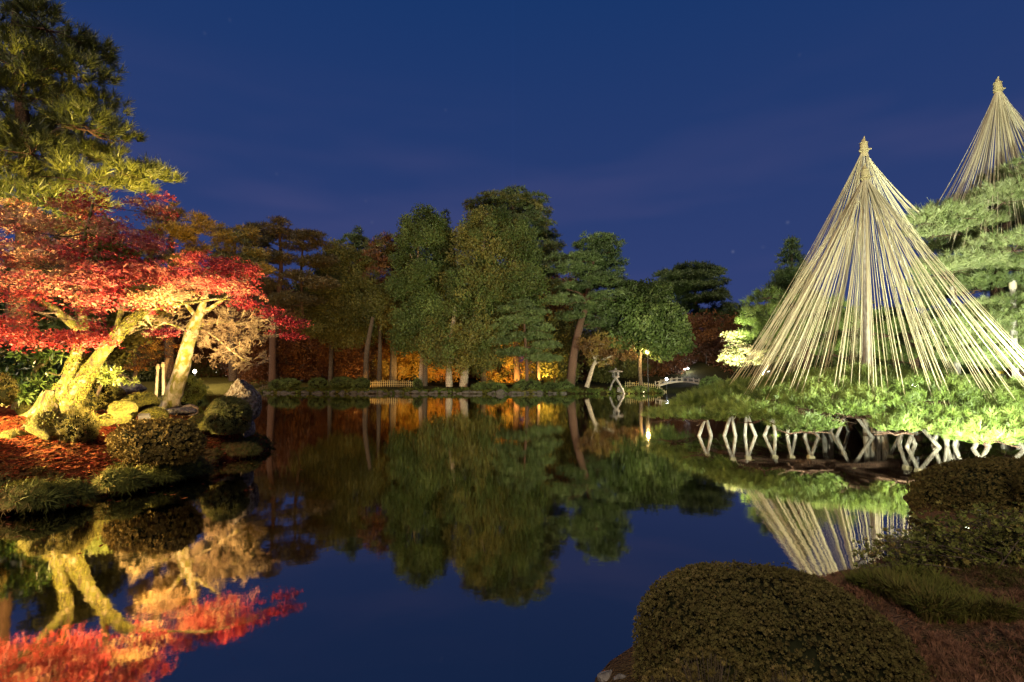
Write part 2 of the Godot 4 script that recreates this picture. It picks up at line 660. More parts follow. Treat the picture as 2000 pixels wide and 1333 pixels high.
func tree(o: Dictionary) -> Node3D:
	var d: float = o.d
	var k_m := d / FOCAL
	var trunks := []
	for tr in o.trunk:
		var pts := []
		var rad := []
		for q in tr:
			pts.append(at(q[0], q[1], q[3] if q.size() > 3 else d))
			rad.append(q[2])
		trunks.append([smooth_path(pts), path_radii(rad)])
	var base: Vector3 = trunks[0][0][0]
	var root := thing(o.name, o.label, o.get("category", "tree"), base, o.get("group", ""))
	var g := Geo.new()
	var nodes := PackedVector3Array()
	var radii := PackedFloat32Array()
	var bark: Material = o.get("bark", M.bark)
	var near: bool = d < 32.0
	for t in trunks:
		g = Geo.new()
		g.tube(t[0], t[1], o.get("sides", 8), true, 0.13 if near else 0.06)
		part("trunk" if t == trunks[0] or t[0][0].distance_to(trunks[0][0][0]) > 3.0 else "limb", g.mesh(), root, bark)
		for j in range(t[0].size() * 2 / 5 if t == trunks[0] else 2, t[0].size()):
			nodes.append(t[0][j])
			radii.append(t[1][j])
	for k in o.get("roots", 0):
		var a: float = TAU * k / float(o.roots) + rnd(-0.3, 0.3)
		var out := Vector3(cos(a), 0, sin(a))
		var r0: float = trunks[0][1][0]
		var e := base + out * r0 * rnd(2.2, 3.2)
		e.y = height(e.x, e.z) - 0.04
		var mid := base + out * r0 * 1.35
		mid.y = lerpf(base.y, e.y, 0.5) + r0 * 0.25
		g = Geo.new()
		g.tube(smooth_path([base + out * r0 * 0.4 + Vector3(0, r0 * 1.3, 0), mid, e]), path_radii([r0 * 0.42, r0 * 0.32, r0 * 0.1]), 9, true, 0.12)
		part("root", g.mesh(), root, bark)
	g = Geo.new()
	var ins := Ins.new()
	var mode: String = o.get("mode", "ball")
	var size: float = o.get("size", 0.6)
	var thick: float = o.get("limb", 0.1)
	var deep: float = o.get("deep", 1.0)
	var spread: float = o.get("spread", 0.3)
	for lb in o.lobes:
		var ld: float = lb[4] if lb.size() > 4 else d + rnd(-1, 1) * spread * float(lb[2]) * k_m * 2.0
		var c := at(lb[0], lb[1], ld)
		var kk := ld / FOCAL
		var wide: float = o.get("grow", 1.0 if near else 1.08)
		var r := Vector3(lb[2] * wide, lb[3] * wide * (1.0 if near else 1.15), lb[2] * wide * deep) * kk
		if mode == "ball":
			r.z = maxf(r.x, r.y) * deep
		var best := 1e9
		var from := 0
		for j in nodes.size():
			var q := nodes[j]
			var cost := q.distance_to(c) + maxf(0.0, q.y - c.y) * 1.5
			if cost < best:
				best = cost
				from = j
		var s := nodes[from]
		var r0 := minf(radii[from] * 0.7, thick)
		var mid := s.lerp(c, 0.5) + Vector3(rnd(-0.1, 0.1), 0.08 if mode == "pad" else -0.08, rnd(-0.1, 0.1)) * s.distance_to(c)
		var low := c - Vector3(0, r.y * 0.5, 0)
		var path := smooth_path([s, mid, low], 4)
		g.tube(path, path_radii([r0, r0 * 0.65, r0 * 0.35], 4), 5, false)
		for j in range(2, path.size()):
			nodes.append(path[j])
			radii.append(lerpf(r0, r0 * 0.35, float(j) / path.size()))
		for j in o.get("twigs", 3):
			var e := low + ball() * Vector3(r.x, r.y * 0.6, r.z) * 0.85
			var m2 := low.lerp(e, 0.5) + ball() * 0.12 * low.distance_to(e)
			g.tube(PackedVector3Array([low, m2, e]), PackedFloat32Array([r0 * 0.32, r0 * 0.2, r0 * 0.08]), 4, false)
		if near:
			part("branch", g.mesh(), root, o.get("limb_bark", bark))
			g = Geo.new()
		var area := (r.x * r.z if mode != "ball" else (r.x * r.y + r.y * r.z + r.x * r.z) * 1.1)
		var count := int(o.get("fill", 5.0) * area / (size * size)) + 4
		var cols: Array = o.cols if lb.size() < 6 else lb[5]
		fill(ins, c, r, count, size, cols, mode, o.get("gap", -0.35))
	if o.lobes.size():
		if not near:
			part("branches", g.mesh(), root, o.get("limb_bark", bark)).set_meta("kind", "stuff")
		leaves("crown", ins, o.leaf, root)
	if o.has("ivy"):
		ins = Ins.new()
		for t in [trunks[0], trunks[1]]:
			for j in o.ivy:
				var u: float = rng.randf() * 0.55 * (t[0].size() - 1)
				var n0 := int(u)
				var p: Vector3 = t[0][n0].lerp(t[0][n0 + 1], u - n0)
				if rng.randf() > 1.0 - u / t[0].size() or gap_noise.get_noise_3dv(p * 9.0) < -0.15:
					continue
				var ax: Vector3 = (t[0][n0 + 1] - t[0][n0]).normalized()
				var e := ball()
				e = (e - ax * e.dot(ax)).normalized()
				ins.add(turned(e + ball() * 0.6, rnd(0.018, 0.034)), p + e * (t[1][n0] + 0.006), pick([Color(0.09, 0.09, 0.015), Color(0.18, 0.18, 0.03), Color(0.26, 0.24, 0.06)], p * 6.0))
		leaves("ivy", ins, L.rosette, root)
	return root


# a cone of drooping tiers for a fir
func tiers(px: float, top: float, bottom: float, half: float, n: int) -> Array:
	var o := []
	for k in n:
		var t := float(k) / (n - 1)
		var y := lerpf(top, bottom, t)
		var w := lerpf(half * 0.08, half, pow(t, 0.85))
		o.append([px + rnd(-0.15, 0.15) * w, y, w * rnd(0.8, 1.1), (bottom - top) / n * 0.55])
	return o


func shrub(called: String, label: String, c: Vector3, r: Vector3, leaf: Mesh, size: float, density: float, cols: Array, group := "", rough := 0.12, category := "shrub", boxy := 1.0) -> Node3D:
	var root := thing(called, label, category, c - Vector3(0, r.y, 0), group)
	var g := Geo.new()
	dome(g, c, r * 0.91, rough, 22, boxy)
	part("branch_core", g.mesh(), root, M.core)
	var ins := Ins.new()
	var area := (r.x * r.y + r.y * r.z + r.x * r.z) * 3.2
	for k in int(density * area / (size * size)):
		var e := ball()
		if e.y < -0.8:
			e.y = -e.y
		var e0 := e
		e = swell(e, boxy)
		var p := c + e * r * (1.0 + rough * lump_noise.get_noise_3dv((c + e * r) * 3.0)) * rnd(0.93, 1.03)
		var nn := (e0 / r).normalized()
		var thin := lump_noise.get_noise_3dv(p * 7.0)
		if thin < -0.28 and rng.randf() < 0.35:
			continue
		if rng.randf() < 0.03:
			p += nn * rnd(0.6, 2.2) * size
		ins.add(turned(nn + ball() * 0.8, size * rnd(0.55, 1.45)), p, pick(cols, p * 2.0))
	leaves("foliage", ins, leaf, root)
	return root


func swell(e: Vector3, k: float) -> Vector3:
	return Vector3(signf(e.x) * pow(absf(e.x), k), signf(e.y) * pow(absf(e.y), k), signf(e.z) * pow(absf(e.z), k))


func dome(g: Geo, c: Vector3, r: Vector3, rough: float, res: int, boxy := 1.0) -> void:
	var s := g.v.size()
	for j in res + 1:
		var a := PI * j / res
		for k in res * 2:
			var b := TAU * k / (res * 2)
			var e := swell(Vector3(sin(a) * cos(b), cos(a), sin(a) * sin(b)), boxy)
			g.v.append(c + e * r * (1.0 + rough * lump_noise.get_noise_3dv((c + e * r) * 3.0)))
	for j in res:
		for k in res * 2:
			var a0 := s + j * res * 2 + k
			var a1 := s + j * res * 2 + (k + 1) % (res * 2)
			g.i.append_array(PackedInt32Array([a0, a0 + res * 2, a1, a1, a0 + res * 2, a1 + res * 2]))
	g.smooth()


# an angular boulder: a ball cut by random planes, then roughened
func boulder(g: Geo, c: Vector3, r: Vector3, cuts: int, res := 20, rough := 0.10) -> void:
	var planes := []
	for k in cuts:
		planes.append([ball(), rnd(0.62, 0.92)])
	for j in res + 1:
		var a := PI * j / res
		for k in res * 2:
			var b := TAU * k / (res * 2)
			var e := Vector3(sin(a) * cos(b), cos(a), sin(a) * sin(b))
			var t := 1.0
			for p in planes:
				var f := e.dot(p[0])
				if f > 0.01:
					t = minf(t, p[1] / f)
			t *= 1.0 + rough * lump_noise.get_noise_3dv((c + e * r) * 6.0) + rough * 0.5 * lump_noise.get_noise_3dv((c + e * r) * 19.0)
			g.v.append(c + e * r * t)
	for j in res:
		for k in res * 2:
			var a0 := j * res * 2 + k
			var a1 := j * res * 2 + (k + 1) % (res * 2)
			g.i.append_array(PackedInt32Array([a0, a0 + res * 2, a1, a1, a0 + res * 2, a1 + res * 2]))
	g.smooth()


func rock(called: String, label: String, c: Vector3, r: Vector3, mat: Material, cuts := 9, group := "", moss := 0.0) -> Node3D:
	var root := thing(called, label, "rock", c - Vector3(0, r.y, 0), group)
	var g := Geo.new()
	boulder(g, c, r, cuts)
	part("stone", g.mesh(), root, mat)
	if moss > 0.0:
		var ins := Ins.new()
		for k in int(moss * 700 * r.x):
			var e := ball()
			e.y = absf(e.y) * 0.8 + 0.15
			e = e.normalized()
			var p := c + e * r * rnd(0.72, 0.95)
			ins.add(turned(e + ball() * 0.4, 0.045 * rnd(0.6, 1.4)), p, pick([Color(0.09, 0.08, 0.015), Color(0.16, 0.16, 0.02), Color(0.20, 0.19, 0.03)], p * 3.0))
		leaves("moss_tufts", ins, L.tuft, root)
	return root


# ---------------------------------------------------------------- lamps
func flood(called: String, label: String, pos: Vector3, target: Vector3, col: Color, energy: float, half_angle: float, size := 0.16, category := "floodlight", group := "garden floodlights") -> void:
	var root := thing(called, label, category, pos - Vector3(0, size * 1.3, 0), group)
	var dir := (target - pos).normalized()
	var x := dir.cross(Vector3.UP).normalized()
	var b := Basis(x, x.cross(dir).normalized() * 1.0, -dir)
	var g := Geo.new()
	g.box(pos - dir * size * 0.35, Vector3(size * 1.4, size, size * 0.6), b)
	part("housing", g.mesh(), root, M.metal)
	g = Geo.new()
	for s in [-1.0, 1.0]:
		var e: Vector3 = pos + x * s * size * 0.76 - dir * size * 0.35
		g.tube(PackedVector3Array([e, e - Vector3(0, size * 1.0, 0)]), PackedFloat32Array([size * 0.05, size * 0.05]), 6)
	g.tube(PackedVector3Array([pos - dir * size * 0.35 - Vector3(0, size, 0) - x * size * 0.76, pos - dir * size * 0.35 - Vector3(0, size, 0) + x * size * 0.76]), PackedFloat32Array([size * 0.05, size * 0.05]), 6)
	g.tube(PackedVector3Array([pos - dir * size * 0.35 - Vector3(0, size, 0), pos - dir * size * 0.35 - Vector3(0, size * 3.0, 0)]), PackedFloat32Array([size * 0.08, size * 0.06]), 6)
	part("bracket", g.mesh(), root, M.metal)
	g = Geo.new()
	g.box(pos - dir * size * 0.02, Vector3(size * 1.2, size * 0.8, size * 0.05), b)
	part("lens", g.mesh(), root, glow(col, 6.0))
	var l := SpotLight3D.new()
	l.name = "beam"
	l.light_color = col
	l.light_energy = energy
	l.spot_angle = half_angle
	l.spot_angle_attenuation = 0.6
	l.spot_range = 120.0
	l.spot_attenuation = 2.0
	l.light_size = size * 0.5
	l.shadow_enabled = true
	root.add_child(l, true)
	l.position = Vector3(0, size * 1.3, 0) + dir * size * 0.12
	l.basis = Basis.looking_at(dir, Vector3.UP if absf(dir.y) < 0.98 else Vector3.RIGHT)


func globe(called: String, label: String, pos: Vector3, foot: float, col: Color, energy: float, r: float, shine: float, category := "lamp") -> void:
	var root := thing(called, label, category, Vector3(pos.x, foot, pos.z))
	var g := Geo.new()
	g.tube(PackedVector3Array([Vector3(pos.x, foot, pos.z), Vector3(pos.x, pos.y - r * 0.9, pos.z)]), PackedFloat32Array([0.05, 0.04]), 8)
	part("post", g.mesh(), root, M.metal)
	g = Geo.new()
	g.lathe(pos, [Vector2(r * 0.4, r * 0.95), Vector2(r * 1.2, r * 0.98), Vector2(r * 1.15, r * 1.05), Vector2(0.01, r * 1.5)], 12)
	part("lamp_cap", g.mesh(), root, M.metal)
	g = Geo.new()
	var prof := []
	for k in 9:
		var a := PI * k / 8.0
		prof.append(Vector2(maxf(0.001, sin(a)) * r, -cos(a) * r * 0.95))
	g.lathe(pos, prof, 14)
	part("lamp_globe", g.mesh(), root, glow(col, shine))
	var l := OmniLight3D.new()
	l.name = "light"
	l.light_color = col
	l.light_energy = energy
	l.light_size = r
	l.omni_range = 60.0
	l.omni_attenuation = 2.0
	l.shadow_enabled = true
	root.add_child(l, true)
	l.position = pos - root.position


# ---------------------------------------------------------------- the scene
func _ready() -> void:
	rng.seed = 20231
	gap_noise.seed = 5
	gap_noise.frequency = 0.12
	gap_noise.noise_type = FastNoiseLite.TYPE_SIMPLEX_SMOOTH
	gap_noise.fractal_octaves = 2
	lump_noise.seed = 8
	lump_noise.frequency = 0.45
	lump_noise.noise_type = FastNoiseLite.TYPE_SIMPLEX_SMOOTH
	var cam := Camera3D.new()
	cam.name = "camera"
	cam.position = EYE
	cam.rotation.x = PITCH
	cam.fov = rad_to_deg(2.0 * atan(666.5 / FOCAL))
	cam.near = 0.05
	cam.far = 3000.0
	add_child(cam)
	cam.current = true
	make_sky()
	var sun := DirectionalLight3D.new()
	sun.name = "night_glow"
	sun.light_color = Color(1.0, 0.90, 0.74)
	sun.light_energy = 0.5
	sun.light_angular_distance = 25.0
	sun.shadow_enabled = true
	sun.sky_mode = DirectionalLight3D.SKY_MODE_LIGHT_ONLY
	sun.rotation_degrees = Vector3(-42, -22, 0)
	add_child(sun)
	make_materials()
	make_leaf_shapes()
	make_pond()
	make_ground()
	far_trees()
	left_bank()
	right_pines()
	far_shore()
	foreground()


func make_sky() -> void:
	var w := 2048
	var h := 1024
	var cl := FastNoiseLite.new()
	cl.seed = 14
	cl.frequency = 0.9
	cl.fractal_octaves = 4
	var small := Image.create(512, 256, false, Image.FORMAT_RGBF)
	for j in 256:
		var up := (0.5 - (j + 0.5) / 256.0) * PI
		for k in 512:
			var a := (k + 0.5) / 512.0 * TAU
			var e := Vector3(cos(up) * cos(a), sin(up), cos(up) * sin(a))
			var t := clampf(sin(maxf(up, 0.0)) / 0.62, 0, 1)
			var c := Color(0.045, 0.060, 0.186).lerp(Color(0.0090, 0.037, 0.145), pow(t, 0.7))
			# thin streaks of cloud low down, tinted by the town's light
			var q := Vector3(e.x * 1.6, e.y * 9.0, e.z * 1.6)
			var n := clampf(cl.get_noise_3dv(q) * 1.9 + 0.05, 0, 1) * clampf(1.0 - absf(up - 0.28) / 0.26, 0, 1)
			c = c.lerp(Color(0.080, 0.078, 0.20), n * 0.3)
			if up < 0.0:
				c = Color(0.03, 0.04, 0.12)
			small.set_pixel(k, j, c)
	small.resize(w, h, Image.INTERPOLATE_CUBIC)
	var r := RandomNumberGenerator.new()
	r.seed = 77
	for k in 300:
		var s := pow(r.randf(), 5.0) * 0.10 + 0.02
		var x := r.randi_range(0, w - 1)
		var y := r.randi_range(0, h * 45 / 100)
		var c := small.get_pixel(x, y)
		small.set_pixel(x, y, Color(c.r + s, c.g + s, c.b + s))
	var p := PanoramaSkyMaterial.new()
	p.panorama = ImageTexture.create_from_image(small)
	var sky := Sky.new()
	sky.sky_material = p
	var e := Environment.new()
	e.background_mode = Environment.BG_SKY
	e.sky = sky
	e.tonemap_mode = Environment.TONE_MAPPER_LINEAR
	e.tonemap_exposure = 1.6
	e.background_energy_multiplier = 0.63
	e.sdfgi_enabled = true
	e.ssao_enabled = true
	e.ssil_enabled = true
	var we := WorldEnvironment.new()
	we.name = "environment"
	we.environment = e
	add_child(we)


func make_pond() -> void:
	# walked round the water's edge, starting under the viewer
	for p in [
		Vector2(-14, 9), Vector2(-3, 9), Vector2(-0.2, 1.0), Vector2(0.3, -2.4), Vector2(0.5, -3.4), Vector2(1.2, -4.3), Vector2(2.6, -4.9), Vector2(3.9, -5.5),
		Vector2(5.2, -6.2), Vector2(5.75, -7.4), Vector2(6.5, -8.7), Vector2(8.6, -9.4), Vector2(10.6, -10.2), Vector2(14, -11.0), Vector2(20, -12.0), Vector2(21, -17),
		Vector2(15.5, -20.0), Vector2(11.5, -21.5), Vector2(12.5, -27), Vector2(16.5, -34), Vector2(18.5, -44), Vector2(20.5, -52), Vector2(22, -62), Vector2(18, -64),
		Vector2(16.5, -56), Vector2(13.4, -55.0), Vector2(10.0, -54.0), Vector2(5.0, -54.5), Vector2(0, -53.5), Vector2(-7, -54.5), Vector2(-15, -54), Vector2(-22, -55), Vector2(-27, -56),
		Vector2(-31, -62), Vector2(-38, -70), Vector2(-54, -72), Vector2(-60, -60), Vector2(-44, -44), Vector2(-30, -34), Vector2(-22, -27.5), Vector2(-15.5, -21.5), Vector2(-12.5, -18.5),
		Vector2(-10, -17.0), Vector2(-7.6, -15.5), Vector2(-6.6, -14.2), Vector2(-6.3, -13.0), Vector2(-6.75, -12.0), Vector2(-6.6, -11.3), Vector2(-6.25, -10.7), Vector2(-6.6, -9.7),
		Vector2(-7.1, -8.9), Vector2(-7.6, -8.4), Vector2(-7.4, -7.5), Vector2(-8.2, -6.6), Vector2(-11, -5.0), Vector2(-16, -2),
	]:
		POND.append(p)


const GREEN := [Color(0.036, 0.056, 0.013), Color(0.068, 0.105, 0.026), Color(0.12, 0.16, 0.045)]
const OLIVE := [Color(0.05, 0.056, 0.012), Color(0.095, 0.098, 0.022), Color(0.155, 0.145, 0.035)]
const PINE := [Color(0.036, 0.058, 0.017), Color(0.066, 0.102, 0.03), Color(0.105, 0.15, 0.045)]
const BROWNP := [Color(0.05, 0.042, 0.014), Color(0.08, 0.065, 0.02), Color(0.11, 0.08, 0.025)]
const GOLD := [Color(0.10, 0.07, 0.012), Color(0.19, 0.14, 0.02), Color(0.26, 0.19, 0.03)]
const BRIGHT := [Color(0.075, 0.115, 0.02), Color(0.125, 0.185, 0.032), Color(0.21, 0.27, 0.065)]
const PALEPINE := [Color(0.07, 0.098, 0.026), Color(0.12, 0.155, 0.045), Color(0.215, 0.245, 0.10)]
const RUST := [Color(0.06, 0.025, 0.012), Color(0.11, 0.04, 0.015), Color(0.17, 0.07, 0.02)]
const RED := [Color(0.23, 0.014, 0.022), Color(0.36, 0.05, 0.055), Color(0.46, 0.18, 0.12), Color(0.55, 0.38, 0.21)]
const DEEPRED := [Color(0.17, 0.008, 0.02), Color(0.30, 0.02, 0.03), Color(0.38, 0.06, 0.04)]
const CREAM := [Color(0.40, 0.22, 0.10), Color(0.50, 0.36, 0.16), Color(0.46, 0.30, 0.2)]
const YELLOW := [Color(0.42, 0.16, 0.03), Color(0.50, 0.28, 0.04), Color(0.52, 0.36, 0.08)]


func far_trees() -> void:
	var g := "trees across the pond"
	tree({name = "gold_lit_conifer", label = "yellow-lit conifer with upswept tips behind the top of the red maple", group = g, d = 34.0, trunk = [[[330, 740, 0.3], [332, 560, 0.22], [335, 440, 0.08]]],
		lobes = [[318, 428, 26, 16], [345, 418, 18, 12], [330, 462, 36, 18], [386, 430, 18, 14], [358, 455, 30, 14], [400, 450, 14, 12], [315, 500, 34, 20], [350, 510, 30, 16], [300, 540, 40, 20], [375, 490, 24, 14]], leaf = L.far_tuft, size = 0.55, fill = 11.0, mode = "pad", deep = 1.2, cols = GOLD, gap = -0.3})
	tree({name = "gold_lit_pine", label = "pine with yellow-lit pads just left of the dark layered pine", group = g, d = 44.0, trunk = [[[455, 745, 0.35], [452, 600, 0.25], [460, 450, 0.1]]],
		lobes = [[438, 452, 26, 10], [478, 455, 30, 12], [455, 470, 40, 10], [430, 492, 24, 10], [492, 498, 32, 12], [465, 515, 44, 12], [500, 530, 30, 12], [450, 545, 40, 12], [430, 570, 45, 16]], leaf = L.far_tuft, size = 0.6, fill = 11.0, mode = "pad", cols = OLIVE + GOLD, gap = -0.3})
	tree({name = "layered_pine", label = "dark brownish pine with sky gaps between its layers, above the bare twigs", group = g, d = 58.0, bark = M.pine_bark, trunk = [[[532, 752, 0.42], [534, 640, 0.36], [548, 540, 0.25], [545, 440, 0.1]], [[592, 640, 0.2, 60], [588, 540, 0.16, 60], [592, 470, 0.07, 60]]],
		lobes = [[545, 436, 20, 7], [520, 452, 40, 9], [492, 448, 16, 8], [555, 462, 40, 8], [498, 475, 40, 10], [600, 462, 30, 7], [575, 482, 30, 7], [625, 480, 22, 8], [530, 505, 48, 10], [610, 515, 32, 8], [500, 530, 40, 12], [575, 540, 34, 9], [635, 510, 26, 10], [520, 560, 44, 12], [620, 555, 40, 12], [570, 590, 55, 14], [510, 600, 40, 14]],
		leaf = L.far_tuft, size = 0.62, fill = 11.0, mode = "pad", cols = BROWNP, gap = -0.3, twigs = 4})
	tree({name = "rust_broadleaf", label = "brownish broadleaf tree with a ragged low top, right of the layered pine", group = g, d = 63.0, trunk = [[[645, 752, 0.3], [650, 620, 0.24], [665, 500, 0.1]], [[688, 640, 0.2], [684, 560, 0.17], [680, 500, 0.1]]],
		lobes = [[660, 495, 28, 20], [640, 525, 34, 20], [690, 520, 36, 24], [655, 560, 44, 26], [700, 565, 42, 28], [620, 590, 40, 26], [670, 605, 46, 28], [630, 630, 45, 26]], leaf = L.fine, size = 0.72, fill = 4.2, cols = OLIVE, gap = -0.3})
	tree({name = "ragged_pine", label = "small dark pine tip standing above the brownish broadleaf tree", group = g, d = 70.0, trunk = [[[695, 745, 0.3], [694, 600, 0.2], [696, 460, 0.07]]],
		lobes = [[697, 452, 8, 7], [690, 465, 16, 7], [705, 472, 18, 7], [680, 480, 22, 8], [712, 488, 26, 9], [670, 500, 30, 10], [720, 510, 36, 12]], leaf = L.far_tuft, size = 0.75, fill = 12.0, mode = "pad", cols = PINE})
	tree({name = "brown_cedar", label = "brown-lit conifer with a broad spiky top left of the tall dark oak", group = g, d = 66.0, trunk = [[[765, 752, 0.35], [768, 620, 0.26], [765, 480, 0.1]], [[715, 750, 0.35, 59], [716, 690, 0.3, 59], [728, 620, 0.2, 59]]],
		lobes = [[760, 470, 22, 10], [745, 488, 30, 12], [775, 495, 30, 12], [735, 515, 42, 16], [780, 525, 34, 16], [745, 550, 48, 20], [790, 565, 36, 20], [740, 590, 50, 22], [700, 600, 40, 22]], leaf = L.far_tuft, size = 0.85, fill = 11.0, mode = "pad", cols = RUST + OLIVE})
	tree({name = "tall_oak", label = "tall dark green broadleaf tree with a pale forked limb, left of the tallest tree", group = g, d = 61.0, bark = M.pale_bark, trunk = [[[822, 752, 0.34], [828, 640, 0.28], [826, 560, 0.22], [816, 500, 0.12], [826, 430, 0.06]], [[826, 560, 0.16], [812, 520, 0.1], [800, 495, 0.06]]],
		lobes = [[826, 422, 24, 16], [808, 440, 24, 16], [845, 438, 24, 16], [830, 462, 40, 20], [795, 470, 20, 16], [866, 470, 26, 22], [850, 500, 40, 24], [792, 510, 26, 22], [836, 540, 44, 26], [878, 540, 30, 26], [790, 560, 36, 26], [850, 585, 44, 28]], leaf = L.fine, size = 0.72, fill = 4.2, cols = GREEN, gap = -0.3})
	tree({name = "spire_conifer", label = "narrow dark conifer tip between the tall oak and the tallest tree", group = g, d = 72.0, trunk = [[[876, 745, 0.3], [874, 560, 0.2], [870, 415, 0.05]]], lobes = tiers(871, 416, 560, 36, 12), leaf = L.far_tuft, size = 0.8, fill = 12.0, mode = "pad", cols = PINE})
	tree({name = "crowned_pine", label = "tallest pine with a wide flat crown, highest tree in the middle of the far shore", group = g, d = 68.0, bark = M.pine_bark, trunk = [[[1010, 745, 0.45], [1005, 600, 0.36], [1010, 480, 0.25], [1000, 395, 0.1]]],
		lobes = [[1005, 383, 34, 9], [965, 392, 32, 10], [1040, 394, 30, 10], [930, 403, 24, 9], [1000, 406, 50, 12], [1052, 415, 26, 9], [950, 420, 30, 10], [1062, 440, 20, 9], [1025, 432, 44, 12], [1068, 460, 24, 9], [1040, 462, 40, 12], [1080, 480, 22, 8], [1050, 492, 46, 12], [1088, 508, 24, 10], [1055, 530, 50, 14], [1080, 560, 34, 14]], leaf = L.far_tuft, size = 0.75, fill = 11.0, mode = "pad", deep = 1.1, cols = PINE + OLIVE, gap = -0.3})
	tree({name = "great_evergreen", label = "massive green broadleaf evergreen hanging to the water below the tallest pine", group = g, d = 58.0, bark = M.pale_bark, trunk = [[[905, 756, 0.48], [912, 690, 0.4], [930, 600, 0.34], [945, 480, 0.15]], [[877, 756, 0.4], [878, 690, 0.34], [890, 600, 0.2]]],
		lobes = [[940, 432, 32, 20], [975, 428, 26, 20], [915, 462, 28, 24], [965, 465, 44, 28], [1010, 455, 34, 26], [925, 505, 40, 30], [980, 510, 48, 32], [1030, 500, 34, 30], [905, 555, 38, 30], [960, 560, 48, 34], [1018, 550, 42, 34], [905, 605, 44, 30], [965, 615, 46, 34], [1025, 600, 32, 30], [880, 650, 46, 30], [930, 655, 46, 34], [858, 690, 34, 24], [905, 692, 44, 26], [945, 700, 26, 22], [835, 660, 34, 28]],
		leaf = L.fine, size = 0.72, fill = 4.2, cols = GREEN + OLIVE, gap = -0.3})
	tree({name = "low_evergreen", label = "rounded dark evergreen left of the massive one, its skirt over the waterline", group = g, d = 60.0, trunk = [[[830, 755, 0.3], [832, 690, 0.25], [838, 610, 0.12]]],
		lobes = [[838, 606, 40, 26], [800, 625, 32, 26], [790, 665, 30, 24], [830, 650, 44, 26], [852, 625, 34, 26]], leaf = L.fine, size = 0.72, fill = 4.2, cols = GREEN, gap = -0.3})
	tree({name = "shadow_evergreen", label = "dull olive broadleaf tree filling the wood above the bamboo fence", group = g, d = 62.0, trunk = [[[740, 754, 0.3], [742, 660, 0.22], [738, 580, 0.1]]],
		lobes = [[740, 580, 42, 24], [700, 612, 44, 26], [755, 615, 38, 22], [705, 645, 40, 20], [670, 650, 36, 26]], leaf = L.fine, size = 0.72, fill = 4.2, cols = OLIVE, gap = -0.3})
	tree({name = "leaning_pine", label = "pine with a thick leaning reddish trunk right of the orange glow", group = g, d = 57.0, bark = M.pine_bark, trunk = [[[1114, 757, 0.50], [1120, 700, 0.46], [1132, 640, 0.40], [1145, 595, 0.34], [1152, 540, 0.22], [1168, 475, 0.1]], [[1147, 590, 0.15], [1130, 572, 0.1], [1108, 566, 0.06]], [[1147, 590, 0.15], [1160, 578, 0.1], [1175, 574, 0.07]]],
		lobes = [[1168, 467, 32, 8], [1150, 478, 30, 8], [1190, 478, 26, 8], [1175, 492, 40, 10], [1206, 505, 14, 9], [1140, 505, 34, 9], [1180, 515, 42, 11], [1110, 525, 36, 10], [1150, 535, 40, 10], [1206, 532, 16, 9], [1085, 505, 22, 9], [1175, 550, 48, 11], [1210, 558, 30, 6], [1230, 566, 16, 5], [1125, 565, 42, 10], [1190, 580, 40, 9], [1105, 588, 36, 10], [1165, 605, 46, 11], [1125, 620, 34, 10], [1200, 615, 34, 10], [1170, 635, 40, 10]],
		leaf = L.far_tuft, size = 0.55, fill = 12.0, mode = "pad", deep = 1.1, cols = PINE, gap = -0.3, twigs = 4})
	tree({name = "blue_green_oak", label = "blue-green broadleaf tree lit from the right, right of the leaning pine", group = g, d = 56.0, trunk = [[[1252, 752, 0.22], [1250, 700, 0.2], [1262, 640, 0.14], [1265, 600, 0.06]]],
		lobes = [[1245, 572, 36, 18], [1280, 572, 30, 16], [1225, 600, 40, 20], [1270, 602, 46, 24], [1312, 615, 24, 18], [1300, 640, 40, 22], [1245, 640, 44, 24], [1325, 655, 18, 16], [1215, 660, 36, 20], [1285, 670, 42, 20], [1330, 678, 20, 8], [1228, 678, 26, 10, 58], [1300, 690, 18, 9]], leaf = L.broad, size = 0.75, fill = 4.8, cols = GREEN, gap = -0.3})
	tree({name = "distant_flat_pine", label = "lone dark pine with flat layered top against the sky, behind the little bridge", group = g, d = 92.0, bark = M.pine_bark, trunk = [[[1365, 745, 0.5], [1362, 640, 0.4], [1355, 530, 0.15]]],
		lobes = [[1352, 526, 38, 6], [1310, 536, 28, 5], [1392, 532, 24, 6], [1345, 542, 54, 6], [1300, 556, 26, 5], [1400, 552, 22, 6], [1350, 562, 56, 7], [1408, 572, 20, 6], [1310, 578, 30, 6], [1370, 585, 50, 8], [1415, 600, 22, 7], [1320, 605, 44, 8], [1390, 615, 40, 9], [1345, 632, 55, 10], [1410, 640, 34, 10], [1310, 650, 40, 12], [1380, 665, 55, 14], [1330, 690, 55, 14]], leaf = L.far_tuft, size = 0.95, fill = 12.0, mode = "pad", deep = 1.0, cols = PINE, twigs = 4})
	tree({name = "autumn_cherry", label = "small half-bare autumn tree with pale trunk beside the stone lantern", group = g, d = 55.5, bark = M.pale_bark, trunk = [[[1146, 757, 0.26], [1154, 730, 0.22], [1160, 712, 0.18], [1168, 690, 0.1]], [[1160, 712, 0.14], [1185, 700, 0.1], [1212, 688, 0.05]], [[1163, 704, 0.12], [1156, 690, 0.08], [1150, 672, 0.04]]],
		lobes = [[1150, 672, 22, 12], [1180, 665, 30, 12], [1210, 672, 28, 10], [1165, 690, 24, 8], [1200, 690, 34, 8], [1225, 695, 20, 6], [1175, 708, 24, 6]], leaf = L.broad, size = 0.4, fill = 1.7, cols = [Color(0.10, 0.05, 0.015), Color(0.17, 0.10, 0.025), Color(0.16, 0.14, 0.03)], gap = -0.3, twigs = 9, limb = 0.07})
